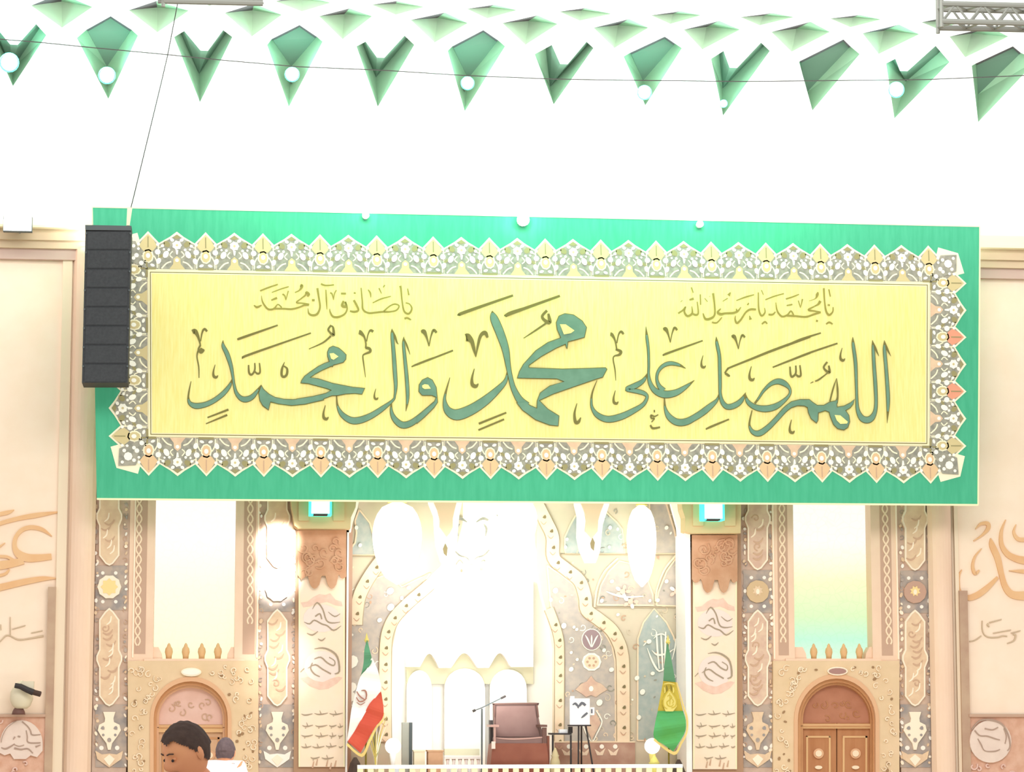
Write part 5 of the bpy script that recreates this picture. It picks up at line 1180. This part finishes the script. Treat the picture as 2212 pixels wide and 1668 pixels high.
for st in ([(1108,625,8),(1116,665,20),(1112,700,8)],[(1160,620,8),(1168,655,20),(1172,690,8)],[(1085,650,8),(1092,690,14),(1090,720,8)],[(1190,650,8),(1196,690,14),(1190,720,8)],[(1080,612,8),(1140,600,14),(1205,615,8)]): m.ribbon([Zp(*p) for p in st], 36.395, 'gold_dark' if st[0][0] < 1180 and st[0][0] > 1100 else 'gold_pale', 0, 3)
m.build('emblem', gb)
m = MB(); c = W(1466, 1650, 36.3); m.lathe((c.x, 36.3, .62), [(.2, 0), (.17, .1), (.09, .2), (.05, .3), (.02, .36)], 'dark_brown', 10, .7); m.build('stand', t)
# ---- front railing
RY = 35.9; a = W(772, 1657, RY); b = W(1474, 1657, RY)
t = thing('railing', (a.x, RY, 0), 'long low cream railing with white top rail along the platform front', 'railing')
m = MB(); m.box((a.x, RY - .03, a.z - .025), (b.x, RY + .05, a.z + .025), 'white_trim'); m.build('top_rail', t)
m = MB(); m.box((a.x, RY - .02, .03), (b.x, RY + .04, .1), 'hem_cream'); m.build('bottom_rail', t)
n = 32; me0 = None
for i in range(n):
    x = a.x + .04 + (b.x - a.x - .08) * i / (n - 1)
    if me0 is None:
        m = MB(); m.box((-.04, -.012, .1), (.04, .018, a.z - .025), 'hem_cream'); 
        for z in (.3, .55): m.box((-.05, -.02, z), (.05, .022, z + .05), 'hem_cream')
        m.v = [v_ + root_loc(t) for v_ in m.v]; o = m.build('slat', t); me0 = o
    else: o = me0.copy(); COL.objects.link(o); o.parent = t
    o.location = (x - a.x, 0, 0)
# ------------------------------------------------------------------ line array loudspeaker
SY = 35.0
t = thing('line_array_speaker', W(230, 828, SY), 'tall black hanging loudspeaker column in front of the banner\'s left end', 'speaker')
m = MB(); m.poly([(184,486),(284,488),(283,498),(184,497)], SY - .02, 'speaker_frame', .5, 'near_black', True); m.build('top_frame', t)
n = 8
for i in range(n):
    u0, u1 = i / n, (i + 1) / n
    xl = lambda u: 184.5 - 7.5 * u; xr_ = lambda u: 283.5 - 7.5 * u; yy = lambda u: 499 + 328 * u
    m = MB(); g = .5; y0, y1 = yy(u0) + g * .4, yy(u1) - g * .4
    m.poly([(xl(u0), y0), (xr_(u0), y0), (xr_(u1), y1), (xl(u1), y1)], SY, 'speaker_black', .55, 'near_black', True); cb = m.build('speaker_cabinet', t)
    m = MB(); m.poly([(xl(u0) + 5, y0 + 2), (xr_(u0) - 5, y0 + 2), (xr_(u1) - 5, y1 - 2), (xl(u1) + 5, y1 - 2)], SY - .012, 'speaker_black', .012); m.build('grille', cb)
    m = MB(); m.rect(xr_(u0) - 3.5, y0 + 3, xr_(u0) + .5, y0 + 7, SY - .02, 'speaker_frame', .02); m.rect(xl(u0) - .5, y0 + 3, xl(u0) + 3.5, y0 + 7, SY - .02, 'speaker_frame', .02); m.build('rigging_plate', cb)
m = MB(); m.ribbon([(199, 446, 2.6), (200, 486, 2.6)], SY + .3, 'strap_cream', .02); m.build('strap', t)
m = MB(); m.poly([(275, 447), (286, 447), (280, 487), (273, 487)], SY + .3, 'strap_cream', .03); m.build('strap', t)
m = MB(); m.tube([W(283, 448, SY + .3), W(290, 420, SY + .3), W(348, 180, SY - .1), W(362, 120, SY - .2), W(388, -15, SY - .4)], .0075, 'cable_dark', 6); o = m.build('suspension_cable'); tag(o, 'thin slanting cable running up from the hanging loudspeaker to the ceiling', 'cable')
pts = [(-20,83),(80,91),(200,103),(350,117),(480,130),(640,144),(830,152),(1000,163),(1200,171),(1400,174),(1600,176),(1820,174),(2000,172),(2240,162)]
m = MB(); m.tube([W(x, y, 34.6) for x, y in pts], .007, 'cable_dark', 6); o = m.build('draped_cable'); tag(o, 'long thin dark cable sagging across the whole white vault', 'cable')
# banner ties
for x, y in ((205, 449), (680, 459), (1160, 469), (1640, 480), (2110, 490)):
    p = W(x, y, BY); m = MB(); m.tube([p + Vector((0, .01, -.03)), Vector((p.x, 37.02, p.z + .02))], .008, 'strap_cream', 5); m.build('tie_cord', bt)
# ------------------------------------------------------------------ lighting trusses
def truss(xa, xb, ys, Y, lab, seed):
    rnd = random.Random(seed); c = W(xa, ys[-1], Y)
    t = thing('lighting_truss', c, lab, 'truss'); ch = []
    for i, y in enumerate(ys):
        yy = Y + (.45 if i % 2 else 0); A = W(xa + (0 if i % 2 else 8), y, yy); B = W(xb, y + (xb - xa) * .022, yy); ch.append((A, B))
        m = MB(); m.tube([A, B], .03, 'grey_steel', 8); m.build('chord', t)
    n = max(3, int((xb - xa) / 28))
    for i in range(n):
        u, v = i / n, (i + 1) / n
        for p, q in ((0, 2), (1, 3), (0, 1), (2, 3)):
            if q >= len(ch): continue
            (A, B), (C, D) = ch[p], ch[q]; m = MB()
            m.tube([A.lerp(B, u if i % 2 else v), C.lerp(D, v if i % 2 else u)], .012, 'grey_steel', 6); m.build('brace', t)
    for p, q in ((0, 2), (1, 3)):
        if q < len(ch): m = MB(); m.tube([ch[p][0] + Vector((0, 0, .1)), ch[q][0] - Vector((0, 0, .06))], .022, 'grey_steel', 6); m.build('end_post', t)
truss(2026, 2330, (8, 20, 46, 60), 25.0, 'grey lattice lighting truss hanging across the top right corner', 1)
truss(345, 568, (-30, -38, 2, -6), 25.0, 'grey lattice lighting truss just peeking in at the top left', 2)
# ------------------------------------------------------------------ floodlights in the coffers
CY_ = (.35, 1.0, .86)
LF = [(20, 135, 17), (231, 163, 15), (631, 161, 13), (1010, 180, 12), (1392, 200, 13), (1563, 224, 7), (1936, 194, 14)]
nm = ['round cyan-white floodlight in the leftmost vault coffer', 'round cyan-white floodlight in the first whole kite coffer from the left', 'round cyan-white floodlight in the kite coffer above the small left inscription',
      'round cyan-white floodlight in the kite coffer nearest the picture middle', 'round cyan-white floodlight in the kite coffer right of the picture middle', 'tiny cyan-white floodlight at the tip of the third V coffer from the right', 'round cyan-white floodlight in the V coffer nearest the right edge']
for (x, y, r_), lab in zip(LF, nm):
    p = hit(x, y, -.34); d = -ray(x, y).normalized(); q = r_ / 5600 * (p - CAM).length
    t = thing('floodlight', p, lab, 'light', 'floodlights along the vault coffers')
    m = MB(); m.tube([p - d * .16, p], q * .95, 'speaker_frame', 14); m.build('housing', t)
    m = MB(); m.tube([p, p + d * .02], q, 'lamp_white', 16); m.build('lens', t)
    m = MB(); m.tube([p - d * .03, p - d * .005], q * 1.22, 'lamp_cyan_halo', 16); m.build('rim', t)  # glowing ring imitating the cyan halo around the lens
    m = MB(); m.tube([p - d * .1, p - d * .1 + Vector((0, .5, 0))], .02, 'grey_steel', 6); m.build('bracket', t)
    point('floodlight_glow', p + d * .16 + Vector((0, 0, .05)), 34 * (r_ / 14), CY_, .06)
# left wall floodlight at the cornice
p = W(38, 486, 36.3); t = thing('floodlight', p, 'bright wall floodlight on the cornice at the left picture edge', 'light')
m = MB(); m.box((p.x - .2, 36.3, p.z - .09), (p.x + .2, 36.42, p.z + .12), 'speaker_frame'); m.build('housing', t)
m = MB(); m.box((p.x - .19, 36.285, p.z - .08), (p.x + .19, 36.3, p.z + .11), 'lamp_white'); m.build('lens', t)
m = MB(); m.tube([p + Vector((0, .1, 0)), p + Vector((0, .5, -.02))], .02, 'grey_steel', 6); m.build('bracket', t)
point('cornice_flood_glow', p + Vector((0, -.3, .15)), 18, (1, .98, .96), .1)
# three small lamps clipped to the banner top
for x, y, lab in ((790, 465, 'small glaring lamp on the banner top, left one of three'), (1130, 475, 'small glaring lamp on the banner top, middle one of three'), (1512, 484, 'small glaring lamp on the banner top, right one of three')):
    p = W(x, y, 35.9); t = thing('clip_lamp', p, lab, 'lamp', 'clip lamps on the banner top'); r_ = .09 if x == 1130 else .05
    m = MB(); m.tube([p + Vector((0, .09, 0)), p + Vector((0, 0, 0))], r_ * .9, 'white_trim', 12); m.build('housing', t); m = MB(); m.tube([p, p + Vector((0, -.015, 0))], r_, 'lamp_white', 14); m.build('lens', t)
    point('clip_lamp_glow', p + Vector((0, -.16, .02)), 5 if x == 1130 else 2, (.85, 1, .95), .04)
# ------------------------------------------------------------------ small camera above the left relief
t = thing('security_camera', (W(48, 1544, 36.7).x, 36.7, W(0, 1544, 36.7).z), 'pale dome camera with black swivelling head, on the ledge of the left relief', 'camera')
c = W(40, 1544, 36.7); q = 1 / 151
m = MB(); m.lathe(c, [(14 * q, 0), (13 * q, 6 * q), (10 * q, 12 * q), (8 * q, 14 * q)], 'leather_piping', 16); m.build('base', t, smooth=True)
m = MB(); c2 = W(46, 1531, 36.7); m.lathe(c2, [(12 * q, 0), (19 * q, 6 * q), (24 * q, 20 * q), (23 * q, 34 * q), (17 * q, 46 * q), (10 * q, 54 * q), (2 * q, 58 * q)], 'cctv_white', 18); m.build('dome', t, smooth=True)
m = MB(); m.pbox(46, 1472, 73, 1488, 36.52, .12, 'cctv_white'); m.build('rear_cover', t)
m = MB(); m.tube([W(32, 1481, 36.45), W(44, 1483, 36.45), W(60, 1491, 36.45), W(72, 1496, 36.45)], 5.5 * q, 'near_black', 10, 7 * q); m.tube([W(70, 1495, 36.45), W(88, 1500, 36.45)], 6 * q, 'dark_brown', 10); m.build('camera_head', t)
m = MB(); m.tube([W(86, 1499, 36.44), W(89, 1500, 36.44)], 4 * q, 'leather_piping', 10); m.build('lens', t)
# ------------------------------------------------------------------ people
def skin_mesh(joints, edges, root, sub=2):
    me = bpy.data.meshes.new('tmp'); me.from_pydata([j[0] for j in joints], edges, []); o = bpy.data.objects.new('tmp', me); COL.objects.link(o)
    md = o.modifiers.new('s', 'SKIN'); md.use_smooth_shade = True
    for i, j in enumerate(joints):
        sv_ = me.skin_vertices[0].data[i]; sv_.radius = (j[1], j[1] if len(j) < 3 else j[2]); sv_.use_root = (i == root)
    s2 = o.modifiers.new('u', 'SUBSURF'); s2.levels = sub; s2.render_levels = sub
    dg = bpy.context.evaluated_depsgraph_get(); dg.update(); ev = o.evaluated_get(dg); me2 = bpy.data.meshes.new_from_object(ev)
    bpy.data.objects.remove(o); return me2
def head_geo(hairshell=False):
    V, Fc = [], []; nu, nv = (72, 56) if hairshell else (44, 34)
    def g(x, y, z, cx_, cy_, cz, s_): return math.exp(-((x - cx_) ** 2 + (y - cy_) ** 2 + (z - cz) ** 2) / (2 * s_ * s_))
    for j in range(nv + 1):
        th = math.pi * j / nv
        for i in range(nu):
            ph = 2 * math.pi * i / nu; x, y, z = math.sin(th) * math.cos(ph), math.sin(th) * math.sin(ph), math.cos(th)
            X, Y, Z = x * .078, y * .098, z * .122
            if z < 0: X *= 1 + .22 * z; Y *= 1 + (.10 * z if y < 0 else .30 * z)
            if z > 0 and y > 0: Y *= 1.06
            if not hairshell and y < 0:
                X_, Z_ = X, Z
                Y -= .026 * g(X_, 0, Z_, 0, 0, -.018, .014) + .014 * g(X_, 0, Z_, 0, 0, .004, .010) + .006 * g(X_, 0, Z_, 0, 0, -.058, .016) + .010 * g(X_, 0, Z_, 0, 0, -.100, .018)
                Y += .013 * (g(X_, 0, Z_, .031, 0, .012, .013) + g(X_, 0, Z_, -.031, 0, .012, .013)) + .004 * g(X_, 0, Z_, 0, 0, -.074, .012)
                Y -= .006 * (g(X_, 0, Z_, .03, 0, .034, .014) + g(X_, 0, Z_, -.03, 0, .034, .014))
            V.append(Vector((X, Y, Z)))
    for j in range(nv):
        for i in range(nu): Fc.append((j * nu + i, j * nu + (i + 1) % nu, (j + 1) * nu + (i + 1) % nu, (j + 1) * nu + i))
    return V, Fc
def person(loc, hc, yaw, pitch, lab, hair, H=1.7, shirt='shirt_plain', face=True, drop=.2):
    """loc: feet; hc: head centre; yaw: facing (0 = towards the camera)"""
    L = Vector(loc); hc = Vector(hc); Rz = Matrix.Rotation(yaw, 3, 'Z'); HM = Rz @ Matrix.Rotation(pitch, 3, 'X')
    t = thing('person', L, lab, 'person'); k = H / 1.7
    hl = Rz.inverted() @ (hc - L)                       # head centre in body frame
    nk = hl + Matrix.Rotation(pitch, 3, 'X') @ Vector((0, .03, -.12)); ch = Vector((0, .02, 1.22 * k)) ; ch.y = nk.y * .6 + .04; ch.z = nk.z - drop
    pv = Vector((0, .05, .93 * k)); wa = (pv + ch) / 2 + Vector((0, .01, 0))
    J = [(pv, .13, .10), (wa, .125, .09), (ch, .15, .10), (nk - Vector((0, 0, .06)), .06), (nk + (hl - nk) * .5, .055)]; E = [(0, 1), (1, 2), (2, 3), (3, 4)]
    names = {}
    for s_ in (-1, 1):
        b = len(J); sh = ch + Vector((s_ * .17 * k, .01, .08)); el = sh + Vector((s_ * .06, .02, -.29 * k)); wr_ = el + Vector((-s_ * .02, -.16, -.20 * k)); pm = wr_ + Vector((0, -.05, -.05))
        J += [(sh, .062), (el, .042), (wr_, .028), (pm, .03, .016)]; E += [(2, b), (b, b + 1), (b + 1, b + 2), (b + 2, b + 3)]
        for f in range(5):
            o_ = Vector(((f - 2) * .016, -.01, 0)) if f else Vector((-s_ * .03, .0, .01)); ln_ = (.05, .07, .08, .075, .06)[f]
            c0 = len(J); J += [(pm + o_ + Vector((0, -.025, -.02)), .009), (pm + o_ + Vector((0, -.02 - ln_ * .4, -.03 - ln_ * .5)), .008), (pm + o_ + Vector((0, -.02 - ln_ * .4, -.04 - ln_)), .007)]
            E += [(b + 3, c0), (c0, c0 + 1), (c0 + 1, c0 + 2)]
        b2 = len(J); hp = pv + Vector((s_ * .09, 0, -.04)); kn = Vector((s_ * .10, .02, .50 * k)); an = Vector((s_ * .10, .05, .08)); to = Vector((s_ * .11, -.12, .03))
        J += [(hp, .09), (kn, .06), (an, .042), (to, .035, .03)]; E += [(0, b2), (b2, b2 + 1), (b2 + 1, b2 + 2), (b2 + 2, b2 + 3)]
    J = [(Rz @ j[0],) + tuple(j[1:]) for j in J]
    me = skin_mesh(J, E, 0); bm = bmesh.new(); bm.from_mesh(me)
    HV, HF = head_geo(); vs_ = [bm.verts.new((hc - L) + HM @ v_) for v_ in HV]
    for f in HF:
        try: bm.faces.new([vs_[i] for i in f])
        except ValueError: pass
    for s_ in (-1, 1):                                   # ears
        ev_ = [[bm.verts.new((hc - L) + HM @ Vector((s_ * (.078 + .010 * math.cos(a_)), .012 + .017 * math.cos(b_) * math.sin(a_) + s_ * 0, -.004 + .032 * math.sin(b_) * math.sin(a_)))) for b_ in [2 * math.pi * q_ / 10 for q_ in range(10)]] for a_ in (.02, .9, 1.57)]
        for q_ in range(2):
            for r_ in range(10): bm.faces.new((ev_[q_][r_], ev_[q_][(r_ + 1) % 10], ev_[q_ + 1][(r_ + 1) % 10], ev_[q_ + 1][r_]))
    bmesh.ops.remove_doubles(bm, verts=bm.verts, dist=1e-5); bmesh.ops.recalc_face_normals(bm, faces=bm.faces)
    me.clear_geometry(); bm.to_mesh(me); bm.free(); me.materials.clear(); me.materials.append(M['skin']); me.shade_smooth(); me.name = 'body'
    for p_ in me.polygons: p_.material_index = 0
    ob = bpy.data.objects.new('body', me); COL.objects.link(ob); ob.parent = t
    # hair: a cap hugging the skull with a thick ragged edge
    V, Fc = head_geo(True); m = MB(); rnd = random.Random(4)
    def keep(v_):
        zl = .072 - .008 * math.sin(v_.x * 90) if v_.y < -.06 else (.072 - (v_.y + .06) * 1.3 if v_.y < .04 else -.058)
        return v_.z > zl
    sc_ = []
    for v_ in V:
        n_ = 1.075 + .022 * math.sin(v_.x * 190) * math.sin(v_.y * 140 + 1) + (.035 if v_.y < -.05 and v_.z > .05 else 0); sc_.append(HM @ (v_ * n_) + hc)
    for f in Fc:
        if all(keep(V[i]) for i in f): m.face([sc_[i] for i in f], hair)
    m.build('hair', t, smooth=True)
    if face:
        for s_ in (-1, 1):
            c_ = hc + HM @ Vector((s_ * .031, -.079, .012)); m = MB(); m.lathe(c_, [(max(.010 * math.cos(a_), .001), .0075 * math.sin(a_)) for a_ in [math.pi * (i / 8 - .5) for i in range(9)]], 'skin', 12); e_ = m.build('eye', t, smooth=True)
            pc = hc + HM @ Vector((s_ * .031, -.0905, .009)); m = MB(); m.lathe(pc, [(max(.006 * math.cos(a_), .001), .006 * math.sin(a_)) for a_ in [math.pi * (i / 6 - .5) for i in range(7)]], 'near_black', 10); m.build('iris', e_)
            m = MB(); m.tube([hc + HM @ Vector((s_ * (.014 + .016 * i), -.097 + .003 * i * i, .036 + .004 * (1 if i == 1 else 0))) for i in range(3)], .003, hair, 6); m.build('eyebrow', t)
        m = MB(); m.tube([hc + HM @ Vector((x, -.096 + 6 * x * x, -.062 - 2 * x * x)) for x in (-.024, -.012, 0, .012, .024)], .006, 'lips', 6); m.build('mouth', t)
        m = MB(); m.tube([hc + HM @ Vector((x, -.099 + 8 * x * x, -.047 - 6 * x * x)) for x in (-.03, -.015, 0, .015, .03)], .007, hair, 6); m.build('moustache', t)
    # shirt and trousers
    def cloth(idx, grow, k_, nm_):
        mp_ = {i: n_ for n_, i in enumerate(idx)}; J2 = [(J[i][0], J[i][1] + grow, (J[i][2] if len(J[i]) > 2 else J[i][1]) + grow) for i in idx]; E2 = [(mp_[a_], mp_[b_]) for a_, b_ in E if a_ in mp_ and b_ in mp_]
        me_ = skin_mesh(J2, E2, 0); me_.materials.clear(); me_.materials.append(M[k_]); me_.name = nm_; me_.shade_smooth()
        for p_ in me_.polygons: p_.material_index = 0
        o_ = bpy.data.objects.new(nm_, me_); COL.objects.link(o_); o_.parent = t
    A_ = 5; Bn = A_ + 4 + 15 + 4
    cloth([0, 1, 2, A_, A_ + 1, A_ + 2, Bn, Bn + 1, Bn + 2], .016, shirt, 'shirt')
    la = A_ + 4 + 15; lb = Bn + 4 + 15
    cloth([0, la, la + 1, la + 2, lb, lb + 1, lb + 2], .020, 'trousers', 'trousers')
    return t
hc = W(404, 1626, 10.7); person((hc.x + .10, 10.78, 0), hc, math.radians(-58), math.radians(26), 'dark-haired man with moustache bowing his head before the left arched door', 'hair_dark', 1.70)
hc = W(487, 1627, 22.0); person((hc.x, 22.05, 0), hc, math.radians(170), math.radians(12), 'blurred smaller person in a white shirt seen from behind, by the left door', 'hair_grey', 1.46, 'shirt_white', False, .09)
